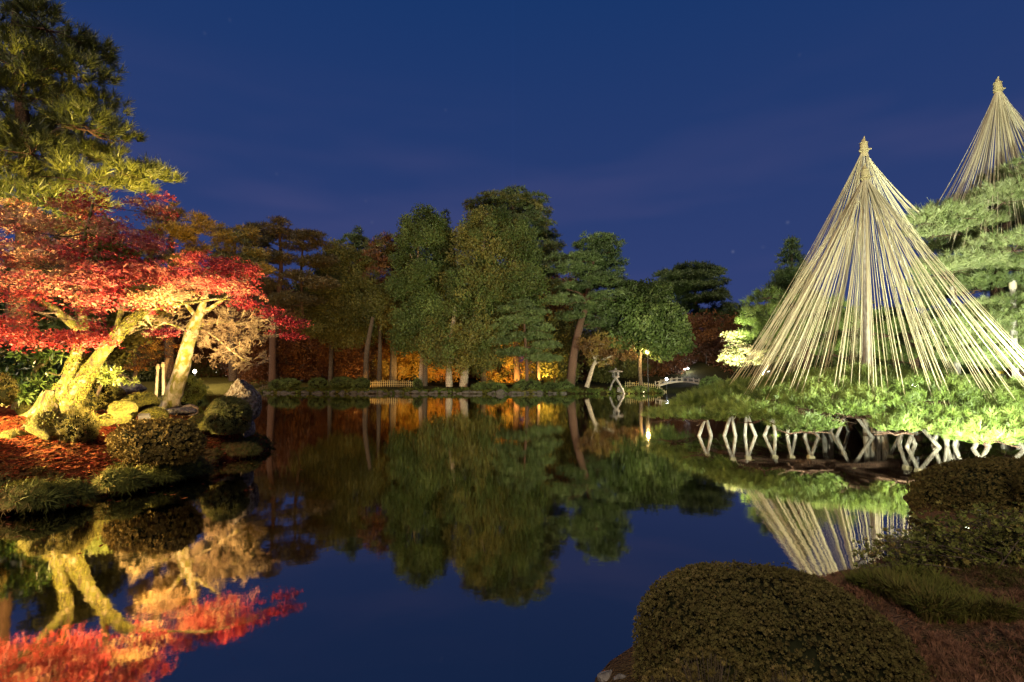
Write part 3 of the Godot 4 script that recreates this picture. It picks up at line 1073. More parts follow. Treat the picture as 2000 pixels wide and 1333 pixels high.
	tree({name = "drooping_pine", label = "small dark pine with drooping layers in front of the orange glow", group = g, d = 55.5, bark = M.pine_bark, trunk = [[[1030, 757, 0.22], [1028, 700, 0.18], [1022, 600, 0.06]]],
		lobes = [[1020, 594, 22, 7], [1000, 606, 28, 8], [1042, 612, 28, 8], [1018, 628, 42, 9], [985, 640, 26, 8], [1056, 642, 28, 8], [1020, 660, 50, 10], [976, 668, 24, 8], [1066, 676, 28, 8], [1010, 690, 44, 9], [1060, 702, 36, 7]], leaf = L.far_tuft, size = 0.5, fill = 10.0, mode = "pad", cols = PINE, gap = -0.3})
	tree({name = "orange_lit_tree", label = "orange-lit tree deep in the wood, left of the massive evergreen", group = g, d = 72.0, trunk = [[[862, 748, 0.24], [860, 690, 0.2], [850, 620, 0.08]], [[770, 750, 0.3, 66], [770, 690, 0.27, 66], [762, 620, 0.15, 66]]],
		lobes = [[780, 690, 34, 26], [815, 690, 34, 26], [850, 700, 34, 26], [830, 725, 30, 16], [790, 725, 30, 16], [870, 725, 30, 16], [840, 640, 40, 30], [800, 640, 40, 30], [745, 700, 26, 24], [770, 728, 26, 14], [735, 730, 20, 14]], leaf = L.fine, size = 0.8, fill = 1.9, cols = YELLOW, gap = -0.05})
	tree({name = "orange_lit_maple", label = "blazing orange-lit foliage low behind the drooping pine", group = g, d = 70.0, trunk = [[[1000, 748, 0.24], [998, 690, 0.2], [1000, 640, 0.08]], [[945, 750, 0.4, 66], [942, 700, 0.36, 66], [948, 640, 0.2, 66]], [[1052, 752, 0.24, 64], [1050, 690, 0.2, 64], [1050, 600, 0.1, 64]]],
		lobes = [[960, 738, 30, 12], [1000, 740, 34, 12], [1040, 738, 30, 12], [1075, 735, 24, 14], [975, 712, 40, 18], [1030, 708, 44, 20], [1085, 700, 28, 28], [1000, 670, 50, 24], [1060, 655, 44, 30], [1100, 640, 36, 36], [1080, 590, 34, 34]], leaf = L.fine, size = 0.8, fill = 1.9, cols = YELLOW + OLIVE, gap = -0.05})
	# thin-stemmed growth in the dark between the trunks
	var k := 0
	for px in [478, 505, 560, 590, 618, 660, 700, 745, 1085, 1100, 1180, 1215, 1300, 1330, 1385, 1420]:
		k += 1
		var d := rnd(62, 74) if px < 1200 else rnd(66, 84)
		tree({name = "understorey_tree", label = "slender reddish-brown understorey tree in the dark behind the far shore", group = "understorey trees of the far wood", d = d, trunk = [[[px, 752, rnd(0.08, 0.2)], [px + rnd(-6, 6), 705, 0.09], [px + rnd(-14, 14), 640, 0.04]]],
			lobes = [[px + rnd(-14, 14), 640, 34, 24], [px + rnd(-25, 5), 668, 36, 22], [px + rnd(-5, 25), 672, 36, 22], [px + rnd(-15, 15), 705, 40, 20], [px + rnd(-15, 15), 730, 36, 12]], leaf = L.fine, size = 0.9, fill = 1.9, cols = RUST if px < 1000 or px > 1250 else OLIVE, gap = -0.3, twigs = 7, limb = 0.05})
	# the closed wood behind everything
	var ins := Ins.new()
	for j in 84:
		var px := rnd(250, 1560)
		var d := rnd(80, 98)
		var c := at(px, rnd(560, 745) if px < 1180 else rnd(690, 748), d)
		fill(ins, c, Vector3(5.5, 3.2, 3.0), 280, 1.4, RUST if rng.randf() < 0.6 else OLIVE, "ball", -0.5)
	stuff("distant_wood", ins, L.fine, "dark mass of woodland closing the view behind the far shore", "wood")
	# orange sodium floods on the ground among the far trees
	var so := Color(1.0, 0.76, 0.36)
	var n := 0
	for q in [[800, 64.0, 800, 640], [875, 66.0, 850, 660], [985, 64.0, 985, 690], [1060, 63.0, 1075, 620], [1010, 66.0, 1000, 735], [690, 66.0, 700, 600], [590, 67.0, 600, 620]]:
		n += 1
		var p := at(q[0], 740, q[1])
		p.y = height(p.x, p.z) + 0.5
		flood("ground_floodlight", ["orange ground floodlight hidden behind the bamboo fence", "orange ground floodlight among trunks left of the massive evergreen", "orange ground floodlight behind the drooping pine", "orange ground floodlight at the foot of the leaning pine", "orange ground floodlight low behind the middle shore shrubs", "orange ground floodlight under the dull olive tree", "orange ground floodlight behind the reddish fence"][n - 1], p, at(q[2], q[3], q[1] + 6.0), so, [30.0, 20.0, 34.0, 48.0, 22.0, 6.0, 4.0][n - 1], 66.0, 0.22)


func left_bank() -> void:
	# ---- old pine that fills the upper left corner
	var lobes := []
	for q in [[40, 20, 60, 18], [90, 50, 55, 16], [-20, 60, 60, 20], [20, 100, 70, 18], [120, 95, 60, 16], [180, 105, 38, 18], [60, 130, 60, 16], [150, 140, 55, 16], [205, 135, 24, 14], [-30, 150, 60, 22], [40, 180, 70, 18], [110, 195, 65, 14], [190, 205, 42, 10], [20, 235, 60, 22], [100, 250, 60, 18], [170, 245, 55, 18], [225, 265, 34, 18], [60, 290, 70, 20], [140, 300, 60, 18], [-20, 300, 50, 24], [200, 305, 40, 14], [20, 345, 60, 22], [100, 350, 60, 22], [170, 350, 50, 18], [250, 335, 46, 14], [300, 345, 36, 12], [230, 365, 34, 12], [270, 372, 30, 10], [60, 395, 70, 22], [150, 400, 50, 20], [0, 430, 60, 22], [90, 450, 50, 20]]:
		lobes.append([q[0], q[1], q[2], q[3], 16.0 + rnd(-1.6, 1.6)])
	tree({name = "great_pine", label = "tall old pine filling the upper left corner above the red maple", d = 16.0, bark = M.pine_bark, trunk = [[[20, 790, 0.32], [35, 600, 0.28], [52, 400, 0.22], [45, 250, 0.18], [30, 100, 0.13], [30, 0, 0.06]]],
		lobes = lobes, leaf = L.tuft, size = 0.42, fill = 17.0, mode = "pad", deep = 1.15, grow = 1.1, cols = [Color(0.05, 0.065, 0.012), Color(0.10, 0.125, 0.02), Color(0.17, 0.19, 0.03)], gap = -0.32, twigs = 8, limb = 0.09, sides = 10})
	# ---- the red maple: two mossy trunks from one foot
	lobes = []
	for q in [[55, 440, 70, 22, 11.5], [0, 410, 50, 18, 12], [165, 405, 52, 22, 12], [205, 378, 24, 12, 12.2], [285, 405, 36, 18, 11.6], [305, 385, 16, 9, 11.4], [125, 460, 80, 24, 11.2], [225, 455, 64, 22, 11.4], [20, 490, 70, 22, 11], [100, 510, 80, 22, 10.8], [190, 505, 76, 24, 11.2], [280, 475, 50, 18, 11.6], [60, 545, 80, 20, 10.5], [150, 560, 80, 20, 10.6], [240, 540, 70, 22, 11], [310, 530, 44, 16, 11.4], [220, 590, 60, 14, 10.8], [290, 585, 40, 12, 11.0, CREAM]]:
		lobes.append(q)
	for q in [[50, 590, 70, 18, 9.4], [140, 615, 76, 16, 9.2], [230, 635, 56, 12, 9.3], [290, 648, 40, 10, 9.6], [40, 640, 80, 18, 9.0], [120, 665, 66, 14, 9.0], [195, 655, 50, 12, 9.2], [10, 680, 40, 10, 9.0]]:
		q.append(DEEPRED)
		lobes.append(q)
	for q in [[505, 600, 30, 9, 12.0], [530, 618, 24, 9, 11.9], [560, 634, 20, 8, 11.8], [585, 634, 9, 8, 11.8], [550, 650, 14, 6, 11.8], [575, 656, 10, 5, 11.8], [470, 585, 30, 10, 12.1]]:
		q.append(DEEPRED)
		lobes.append(q)
	tree({name = "red_maple", label = "large red maple with twin mossy trunks on the leaf-strewn bank", d = 11.0, bark = M.moss_bark, limb_bark = M.bark,
		trunk = [[[108, 812, 0.36], [122, 780, 0.25], [140, 740, 0.18], [155, 690, 0.14], [162, 640, 0.10], [150, 560, 0.065], [165, 470, 0.04], [180, 400, 0.02]], [[132, 790, 0.20], [160, 745, 0.15], [195, 695, 0.13], [225, 660, 0.115], [262, 620, 0.09, 11.2], [310, 600, 0.055, 11.5], [380, 590, 0.035, 11.8], [450, 585, 0.025, 12.0], [520, 612, 0.02, 11.9]], [[160, 650, 0.09], [100, 600, 0.07, 10.5], [40, 570, 0.045, 10.2]], [[225, 660, 0.08], [240, 590, 0.06, 11.2], [235, 500, 0.04, 11.6]]],
		lobes = lobes, leaf = L.maple, size = 0.24, fill = 6.0, mode = "flat", deep = 1.1, grow = 1.2, cols = RED, gap = -0.09, twigs = 14, limb = 0.035, sides = 22, ivy = 2600, roots = 4})
	# ---- the leaning tree: red crown, bare twigs on its water side
	lobes = []
	for q in [[345, 545, 40, 14, 15.0], [400, 515, 44, 14, 15.2], [455, 522, 34, 14, 15], [480, 540, 24, 12, 14.8], [390, 550, 50, 14, 14.6], [440, 560, 46, 12, 14.6], [475, 572, 30, 10, 14.6], [350, 575, 40, 10, 14.8, CREAM]]:
		lobes.append(q)
	tree({name = "leaning_maple", label = "leaning pale-trunked tree by the inlet with a red crown behind the twin-trunked maple", d = 15.4, bark = M.lichen_bark, limb_bark = M.pale_bark,
		trunk = [[[328, 806, 0.30], [338, 775, 0.24], [350, 735, 0.21], [362, 690, 0.19], [378, 640, 0.16], [392, 608, 0.13], [402, 575, 0.07], [420, 530, 0.035]], [[390, 612, 0.09], [404, 606, 0.08], [420, 596, 0.05], [450, 575, 0.03]], [[386, 622, 0.08], [372, 605, 0.06], [352, 580, 0.03]]],
		lobes = lobes, leaf = L.maple, size = 0.27, fill = 7.0, mode = "flat", deep = 1.2, grow = 1.2, cols = RED, gap = -0.09, twigs = 12, limb = 0.04, sides = 20, roots = 5})
	var tw := []
	for q in [[430, 622, 40, 10, 15.2], [470, 628, 34, 9, 15.0], [500, 640, 24, 8, 14.8], [440, 645, 40, 9, 15.0], [485, 652, 34, 7, 14.8], [520, 655, 24, 5, 14.6], [420, 660, 34, 8, 15.2], [455, 668, 30, 7, 15.0], [435, 685, 28, 9, 15.2], [400, 695, 26, 8, 15.4], [465, 690, 26, 6, 15.0], [485, 705, 16, 7, 15.0], [500, 712, 9, 4, 15.0], [330, 625, 34, 9, 15.6], [300, 640, 30, 8, 15.6], [345, 650, 24, 7, 15.5]]:
		tw.append(q)
	tree({name = "bare_twig_tree", label = "pale leafless maple spreading level sprays of twigs over the pond from behind the leaning trunk", d = 15.6, bark = M.lichen_bark, limb_bark = M.pale_bark, trunk = [[[340, 800, 0.12], [356, 735, 0.1], [372, 670, 0.09], [384, 640, 0.07], [420, 630, 0.035], [470, 632, 0.02], [510, 646, 0.012]], [[384, 640, 0.04], [415, 655, 0.026, 15.3], [450, 685, 0.02, 15], [485, 710, 0.012, 15]], [[376, 655, 0.04], [350, 640, 0.03], [320, 630, 0.02]]],
		lobes = tw, leaf = L.twigs, size = 0.42, fill = 6.5, mode = "twig", deep = 1.1, cols = [Color(0.17, 0.12, 0.08), Color(0.26, 0.20, 0.13), Color(0.34, 0.27, 0.18)], gap = -0.5, twigs = 4, limb = 0.014})
	# ---- evergreens and small trees at the back of the bank
	tree({name = "glossy_evergreen", label = "glossy long-leaved evergreen with a crooked branch at the left edge", d = 11.6, bark = M.moss_bark, trunk = [[[30, 800, 0.08], [35, 740, 0.06], [30, 680, 0.03]], [[52, 752, 0.06], [66, 730, 0.055], [76, 716, 0.05], [88, 712, 0.04]], [[96, 728, 0.025], [118, 732, 0.02], [128, 706, 0.012]]],
		lobes = [[20, 680, 40, 22], [60, 690, 40, 22], [10, 715, 30, 22], [50, 720, 40, 22], [80, 745, 30, 22], [40, 755, 40, 24], [70, 775, 30, 14], [15, 745, 30, 24], [100, 690, 30, 14]], leaf = L.whorl, size = 0.17, fill = 3.2, cols = [Color(0.03, 0.06, 0.01), Color(0.06, 0.12, 0.02), Color(0.12, 0.19, 0.04)], gap = -0.15, twigs = 6, limb = 0.03})
	tree({name = "pale_leaved_bush", label = "bush with pale green leaves reaching right from behind the twin trunks", category = "bush", d = 12.4, trunk = [[[190, 775, 0.05], [205, 745, 0.04], [240, 732, 0.02]]],
		lobes = [[205, 725, 24, 12], [235, 732, 24, 10], [260, 742, 18, 7], [215, 742, 24, 9]], leaf = L.whorl, size = 0.13, fill = 2.6, cols = [Color(0.10, 0.14, 0.02), Color(0.20, 0.25, 0.05), Color(0.30, 0.33, 0.12)], gap = -0.1, twigs = 6, limb = 0.02})
	tree({name = "back_evergreen", label = "dark evergreen closing the view behind the glossy evergreen at the left edge", d = 21.0, trunk = [[[60, 775, 0.2], [66, 700, 0.15], [70, 600, 0.08]]],
		lobes = [[10, 600, 60, 40], [80, 590, 60, 40], [-30, 660, 60, 40], [50, 660, 60, 40], [120, 650, 50, 36], [110, 710, 50, 30], [20, 720, 60, 30], [60, 540, 60, 36], [150, 600, 40, 30]], leaf = L.broad, size = 0.4, fill = 4.5, cols = GREEN, gap = -0.35, twigs = 4})
	tree({name = "back_cedar", label = "dark olive tree behind the fork of the twin-trunked maple", d = 26.0, trunk = [[[205, 765, 0.2], [208, 700, 0.16], [210, 560, 0.07]]],
		lobes = [[190, 560, 50, 34], [240, 560, 50, 34], [210, 620, 56, 36], [170, 650, 50, 34], [250, 640, 40, 34], [190, 700, 50, 26], [280, 600, 40, 34], [300, 550, 40, 34], [220, 500, 50, 30], [140, 500, 50, 34], [170, 450, 50, 30]], leaf = L.broad, size = 0.45, fill = 4.2, cols = OLIVE, gap = -0.3, twigs = 4})
	tree({name = "orange_maple", label = "small orange maple glowing behind the leaning trunk's foot", d = 30.0, bark = M.dark_wood, trunk = [[[262, 742, 0.12], [266, 715, 0.1], [262, 690, 0.05]], [[322, 765, 0.16, 28], [318, 735, 0.14, 28], [328, 700, 0.1, 28]]],
		lobes = [[240, 695, 30, 14], [275, 690, 30, 16], [305, 685, 30, 16], [260, 712, 34, 10], [300, 705, 30, 9], [330, 680, 24, 14], [225, 680, 30, 16], [285, 665, 40, 14]], leaf = L.maple, size = 0.4, fill = 4.0, mode = "flat", cols = YELLOW + RUST, gap = -0.15})
	for q in [[304, 752, 308, 712, "left of two thin white-lit stakes propping the orange maple"], [324, 748, 318, 708, "right of two thin white-lit stakes, close behind the leaning trunk"]]:
		var a := at(q[0], q[1], 27.0)
		var b := at(q[2], q[3], 27.2)
		a.y = height(a.x, a.z) - 0.1
		var s := thing("tree_stake", q[4], "stake", a, "stakes propping the orange maple")
		var g := Geo.new()
		g.tube(PackedVector3Array([a, b]), PackedFloat32Array([0.085, 0.07]), 8)
		part("pole", g.mesh(), s, M.wood)
		g = Geo.new()
		g.tube(PackedVector3Array([b - Vector3(0, 0.25, 0), b - Vector3(0, 0.1, 0)]), PackedFloat32Array([0.1, 0.1]), 8)
		part("rope_tie", g.mesh(), s, M.rope)
	# ---- rocks and clipped shrubs
	rock("standing_rock", "tall grey standing rock at the tip of the left bank", at(464, 790, 13.6) + Vector3(0.05, -0.05, 0), Vector3(0.54, 0.9, 0.44), M.brown_stone, 10)
	rock("shore_rock", "small grey rock at the waterline below the standing rock", at(484, 838, 13.3), Vector3(0.16, 0.28, 0.2), M.stone, 9)
	rock("mossy_boulder", "mossy dark boulder left of the maple's foot", at(88, 833, 9.7), Vector3(0.36, 0.3, 0.34), M.moss, 10, "", 1.0)
	rock("mossy_boulder", "mossy stone right of the clipped round shrub, its lower half pale", at(240, 805, 11.2), Vector3(0.28, 0.26, 0.26), M.moss, 9, "", 1.0)
	rock("mossy_boulder", "low moss mound at the left edge of the leaf-strewn bank", at(24, 856, 9.6), Vector3(0.24, 0.14, 0.2), M.moss, 5, "", 1.4)
	rock("mossy_boulder", "long mossy rock in front of the inlet water", at(276, 785, 13.2), Vector3(0.42, 0.26, 0.35), M.moss, 8, "", 1.0)
	rock("flat_stone", "flat dark stone at the foot of the leaning trunk", at(350, 803, 14.8), Vector3(0.5, 0.14, 0.3), M.stone, 9)
	rock("pink_rock", "pinkish rounded rock behind the long mossy rock", at(258, 757, 16.0), Vector3(0.4, 0.26, 0.35), M.stone, 8)
	rock("inlet_stone", "small dark stone standing in the inlet water under the lamp's reflection", Vector3(-18.2, 0.08, -29), Vector3(0.5, 0.28, 0.4), M.stone, 8)
	var box := [Color(0.07, 0.06, 0.012), Color(0.13, 0.12, 0.02), Color(0.19, 0.17, 0.03)]
	shrub("clipped_shrub", "round clipped yellow-green shrub against the maple's foot", at(150, 833, 9.9), Vector3(0.34, 0.33, 0.32), L.broad, 0.05, 1.2, box)
	shrub("clipped_shrub", "dark mossy clipped shrub behind the twin trunks", at(186, 775, 12.6), Vector3(0.36, 0.38, 0.36), L.broad, 0.06, 1.2, box)
	shrub("clipped_shrub", "clipped shrub bulging in at the left edge below the evergreen", at(-8, 765, 9.4), Vector3(0.24, 0.3, 0.3), L.broad, 0.05, 1.2, box)
	shrub("clipped_ball", "dense clipped ball shrub in front of the standing rock", at(446, 815, 12.5), Vector3(0.5, 0.48, 0.48), L.broad, 0.05, 1.3, [Color(0.05, 0.06, 0.015), Color(0.085, 0.09, 0.02), Color(0.12, 0.10, 0.03)], "", 0.05)
	shrub("inlet_shrub", "dark clipped shrub standing beyond the inlet behind the leaning trunk", at(352, 762, 36.0), Vector3(1.5, 1.0, 1.2), L.broad, 0.2, 1.0, GREEN)
	shrub("inlet_shrub", "dark round shrub beyond the inlet right of the leaning trunk", at(368, 765, 50.0), Vector3(1.5, 0.9, 1.2), L.broad, 0.2, 1.0, GREEN)
	for q in [[118, 812, 11.6, 0.18, "tiny moss cushion between the maple's roots"], [205, 822, 10.6, 0.16, "tiny moss cushion right of the maple's foot"], [215, 770, 14.0, 0.3, "moss cushion behind the gap right of the twin trunks"], [300, 812, 12.6, 0.26, "moss cushion above the wide azalea mound"], [60, 795, 11.8, 0.28, "moss cushion below the glossy evergreen"], [395, 828, 12.6, 0.3, "moss cushion between the azalea mound and the clipped ball"]]:
		rock("moss_cushion", q[4], at(q[0], q[1], q[2]), Vector3(q[3] * 1.2, q[3] * 0.75, q[3]), M.moss, 4, "", 1.6)
	# wide azalea mound with open, glossy leaves
	var az := [Color(0.07, 0.045, 0.012), Color(0.13, 0.095, 0.02), Color(0.21, 0.16, 0.05)]
	shrub("azalea_mound", "wide low azalea mound hiding the bright floodlight on the left bank", at(312, 866, 9.5), Vector3(0.84, 0.42, 0.5), L.rosette, 0.05, 2.2, az, "", 0.2)
	# edging tussocks
	var tus := [Color(0.06, 0.065, 0.015), Color(0.12, 0.13, 0.03), Color(0.19, 0.12, 0.04)]
	var n := 0
	for q in [[60, 975, 0.5, 0.2], [235, 945, 0.34, 0.22], [345, 918, 0.55, 0.26], [462, 880, 0.5, 0.18], [480, 862, 0.4, 0.2], [130, 965, 0.3, 0.16], [300, 930, 0.4, 0.2]]:
		var c := on(q[0], q[1], 0.16)
		var root := thing("edging_tussock", ["dark sedge tussock at the water's edge in the lower left", "small sedge tussock between two larger ones on the left bank", "large sedge tussock below the azalea mound, dark against the water", "reddish sedge tussock on the point below the clipped ball", "sedge tussock at the foot of the standing rock", "low sedge tussock in the bay of the left bank", "sedge tussock left of the largest one"][n], "sedge", c - Vector3(0, 0.15, 0), "sedge tussocks along the left bank")
		n += 1
		var ins := Ins.new()
		for j in int(700 * q[2] * q[2] / 0.16):
			var e := ball()
			e.y = absf(e.y)
			ins.add(turned(Vector3(e.x * 0.9, 0.8, e.z * 0.9) + ball() * 0.3, rnd(0.10, 0.19)), c + e * Vector3(q[2], q[3], q[2] * 0.7) * rnd(0.6, 1.0) - Vector3(0, 0.06, 0), pick(tus, c + e * 2.0))
		leaves("blades", ins, L.sedge, root)
	var gi := Ins.new()
	for k in 16000:
		var x := rnd(-15, -5.8)
		var z := rnd(-16, -6.2)
		var s := shore(x, z)
		if s < -0.02 or s > 0.22 + 0.7 * gap_noise.get_noise_2d(x * 8.0, z * 8.0):
			continue
		gi.add(turned(Vector3(rnd(-0.5, 0.5), 1, rnd(-0.5, 0.5)), rnd(0.09, 0.19)), Vector3(x, height(x, z) - 0.02, z), pick(tus, Vector3(x, 0, z)))
	stuff("edge_grass", gi, L.sedge, "short sedge and grass fringing the left bank at the waterline", "grass")
	gi = Ins.new()
	for k in 60000:
		var x := rnd(-17, -5.8)
		var z := rnd(-17, -6.6)
		var s := shore(x, z)
		if s < 0.03:
			continue
		if gap_noise.get_noise_2d(x * 14.0, z * 14.0) < rnd(-0.9, -0.1):
			continue
		gi.add(turned(Vector3(rnd(-0.3, 0.3), 1, rnd(-0.3, 0.3)), rnd(0.045, 0.075)), Vector3(x, height(x, z) + 0.005, z), pick([Color(0.13, 0.016, 0.010), Color(0.21, 0.032, 0.015), Color(0.25, 0.07, 0.022), Color(0.19, 0.10, 0.03)], Vector3(x, 0, z)))
	stuff("fallen_leaves", gi, L.fallen, "carpet of fallen red maple leaves on the left bank", "leaves")
	gi = Ins.new()
	for k in 700:
		var x := rnd(-9, -3.5)
		var z := rnd(-13.5, -5.5)
		var s := shore(x, z)
		if s > -0.03 or rng.randf() > exp(s * 1.6):
			continue
		gi.add(turned(Vector3(0, 1, 0), rnd(0.03, 0.05), 0.15), Vector3(x, 0.002, z), pick([Color(0.13, 0.016, 0.010), Color(0.21, 0.05, 0.02), Color(0.25, 0.12, 0.04)], Vector3(x, 0, z)))
	stuff("floating_leaves", gi, L.fallen, "fallen maple leaves floating on the water along the left bank", "leaves")
	# ---- lamps of the left bank
	var warm := Color(1.0, 0.83, 0.53)
	var lp := at(338, 838, 10.15)
	flood("maple_floodlight", "bright warm floodlight glinting through the azalea mound", lp, at(190, 540, 11.5), warm, 76.0, 60.0, 0.16)
	flood("trunk_floodlight", "warm floodlight beside the azalea mound aimed at the leaning trunk", Vector3(-7.9, 1.12, -11.1), at(400, 600, 15.2), warm, 70.0, 27.0, 0.14)
	flood("bank_floodlight", "warm floodlight low on the bank left of the maple, out of sight", Vector3(-11.2, 1.5, -7.6), Vector3(-8.4, 0.5, -10.1), warm, 210.0, 52.0, 0.14)
	flood("pine_floodlight", "warm floodlight at the foot of the great pine aimed up", Vector3(-10.6, 1.25, -13.2), at(110, 200, 16.0), Color(1.0, 0.84, 0.48), 150.0, 44.0, 0.16)
	flood("wood_floodlight", "orange floodlight on the tip of the left bank aimed across the water", Vector3(-8.4, 1.25, -15.0), Vector3(-18, 11, -58), Color(1.0, 0.72, 0.34), 430.0, 36.0, 0.16)
	flood("stake_floodlight", "warm floodlight at the stakes of the orange maple", Vector3(-17.3, 0.95, -25.6), Vector3(-20.5, 3.0, -29), warm, 16.0, 60.0, 0.14)
	globe("path_lamp", "white lamp on a post beyond the inlet, mirrored in the water", at(380, 726, 68.0), 0.3, Color(1.0, 0.95, 0.85), 30.0, 0.22, 14.0)


func right_pines() -> void:
	# ---- spreading pine over the water
	var lobes := []
	var mid := Vector3(12.2, 0, -17.6)
	for k in 96:
		var a := k * 2.39996
		var q := sqrt((k + 0.6) / 96.0)
		var x := mid.x + cos(a) * 6.6 * q
		var z := mid.z + sin(a) * 6.0 * q
		var y := 0.52 + 1.30 * (1.0 - pow(q, 2.0)) + rnd(-0.1, 0.14)
		lobes.append([Vector3(x, y, z), Vector3(rnd(0.75, 1.1), rnd(0.20, 0.3), rnd(0.7, 1.0))])
	var root := thing("spreading_pine", "low spreading pine resting on props over the water under the roped cone", "tree", Vector3(13.2, 0.3, -20.3))
	var g := Geo.new()
	var tp := smooth_path([Vector3(13.2, 0.2, -20.4), Vector3(13.0, 0.8, -19.4), Vector3(12.2, 1.1, -18.2), Vector3(10.8, 0.95, -17.0), Vector3(9.4, 0.75, -16.4)])
	g.tube(tp, path_radii([0.36, 0.3, 0.22, 0.17, 0.1]), 12)
	var tp2 := smooth_path([Vector3(12.6, 1.05, -18.8), Vector3(12.4, 0.86, -16.8), Vector3(10.9, 0.74, -15.8), Vector3(9.9, 0.78, -15.9)])
	g.tube(tp2, path_radii([0.17, 0.14, 0.10, 0.05]), 10)
	part("trunk", g.mesh(), root, M.pine_bark)
	g = Geo.new()
	var ins := Ins.new()
	for lb in lobes:
		var c: Vector3 = lb[0]
		var r: Vector3 = lb[1]
		var s: Vector3 = tp[rng.randi_range(8, tp.size() - 1)]
		if s.distance_to(c) > 5.0:
			s = tp[tp.size() / 2]
		var low := c - Vector3(0, 0.1, 0)
		g.tube(smooth_path([s, s.lerp(low, 0.5) + Vector3(rnd(-0.3, 0.3), 0.15, rnd(-0.3, 0.3)), low + Vector3(0, 0.05, 0)], 4), path_radii([0.07, 0.045, 0.025], 4), 5, false)
		for j in 6:
			var e := low + ball() * r * 0.85
			g.tube(PackedVector3Array([low, low.lerp(e, 0.5) + ball() * 0.08, e]), PackedFloat32Array([0.025, 0.018, 0.008]), 4, false)
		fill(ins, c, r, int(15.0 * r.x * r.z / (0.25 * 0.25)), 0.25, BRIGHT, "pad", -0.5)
	part("branches", g.mesh(), root, M.pine_bark)
	leaves("crown", ins, L.tuft, root)
	# ---- crossed props standing in the water
	var k := 0
	for q in [[1375, 850, 17.0, 0.30, 0.5, 1], [1426, 852, 16.8, 0.28, 0.55, 1], [1503, 849, 17.0, 0.28, 0.5, 1], [1585, 851, 16.7, 0.42, 0.55, 1], [1672, 852, 16.5, 0.8, 0.8, 0], [1768, 864, 15.0, 0.45, 0.45, 1], [1808, 872, 14.3, 0.95, 0.55, 1], [1862, 866, 14.8, 0.45, 0.5, 1], [1904, 869, 14.5, 0.75, 0.9, 1], [1950, 874, 14.0, 1.05, 0.75, 1], [1745, 848, 17.2, 0.6, 0.5, 0], [1640, 842, 18.2, 0.6, 0.6, 1], [1545, 850, 17.0, 0.3, 0.5, 1], [1836, 868, 14.6, 0.4, 0.5, 1], [1465, 850, 17.1, 0.3, 0.5, 1]]:
		var c := on(q[0], q[1], 0.0)
		c = Vector3(c.x * q[2] / -c.z, 0, -q[2])
		var s := thing("branch_prop", ["first grey crossed prop from the left tip of the spreading pine", "second grey crossed prop from the pine's left tip", "third grey crossed prop from the pine's left tip", "fourth grey crossed prop from the left, left of the exposed limb", "tall crossed prop in front of the exposed brown limb", "short crossed prop just right of the upright posts", "wide open prop right of the short crossed one", "narrow paired prop under the middle of the right half", "tall crossed prop near the right edge of the pine", "rightmost leaning prop, next to the clipped mound", "leaning prop half hidden behind the short crossed one", "thin prop in the shade behind the exposed limb", "small prop between the third and fourth from the left tip", "small prop just left of the narrow paired one", "small prop between the second and third from the left tip"][k], "prop", Vector3(c.x, 0, c.z), "props under the spreading pine")
		k += 1
		var w: float = q[3] * 0.5
		var h: float = q[4]
		w *= rnd(0.75, 1.3)
		h *= rnd(0.9, 1.2)
		var top := c + Vector3(rnd(-0.16, 0.16), h + 0.15, rnd(-0.15, 0.15))
		var timber: Material = M.wood if rng.randf() < 0.45 else M.old_wood
		for sd in [-1.0, 1.0]:
			g = Geo.new()
			var foot := c + Vector3(sd * w * 1.3, -0.3 * h, rnd(-0.12, 0.12))
			var over := top + (top - foot).normalized() * (0.22 if q[5] == 0 else rnd(0.05, 0.2))
			g.tube(PackedVector3Array([foot, foot.lerp(over, 0.5), over]), PackedFloat32Array([0.058, 0.054, 0.05]), 9, true, 0.06)
			part("leg", g.mesh(), s, timber)
		g = Geo.new()
		g.tube(PackedVector3Array([top - Vector3(0.09, 0.02, 0), top + Vector3(0.09, 0.02, 0)]), PackedFloat32Array([0.085, 0.085]), 8)
		part("rope_tie", g.mesh(), s, M.rope)
	k = 0
	for q in [[1692, 846, 17.4, 0.09], [1704, 847, 17.4, 0.085], [1715, 847, 17.3, 0.07], [1727, 846, 17.3, 0.1], [1610, 838, 19.0, 0.09], [1622, 838, 19.0, 0.09]]:
		var c := on(q[0], q[1], 0.0)
		c = Vector3(c.x * q[2] / -c.z, 0, -q[2])
		var s := thing("support_post", ["upright post, first from the left of the group under the roped pole", "upright post, second from the left under the roped pole", "thin upright post right of the paired ones", "yellowish upright post at the right end of the group", "upright post in the shade left of the exposed limb", "upright post in the shade just behind the exposed limb"][k], "post", Vector3(c.x, -0.3, c.z), "upright posts under the spreading pine")
		k += 1
		g = Geo.new()
		g.tube(PackedVector3Array([c + Vector3(0, -0.4, 0), c + Vector3(0, 0.4, 0), c + Vector3(rnd(-0.03, 0.03), 1.1, 0)]), PackedFloat32Array([q[3], q[3] * 0.98, q[3] * 0.95]), 10)
		part("pole", g.mesh(), s, M.wood)
		g = Geo.new()
		g.tube(PackedVector3Array([c + Vector3(0, 0.0, 0), c + Vector3(0, 0.06, 0)]), PackedFloat32Array([q[3] + 0.012, q[3] + 0.012]), 10)
		part("stain_ring", g.mesh(), s, M.dark_wood)
	# ---- tall layered pine at the right edge
	lobes = []
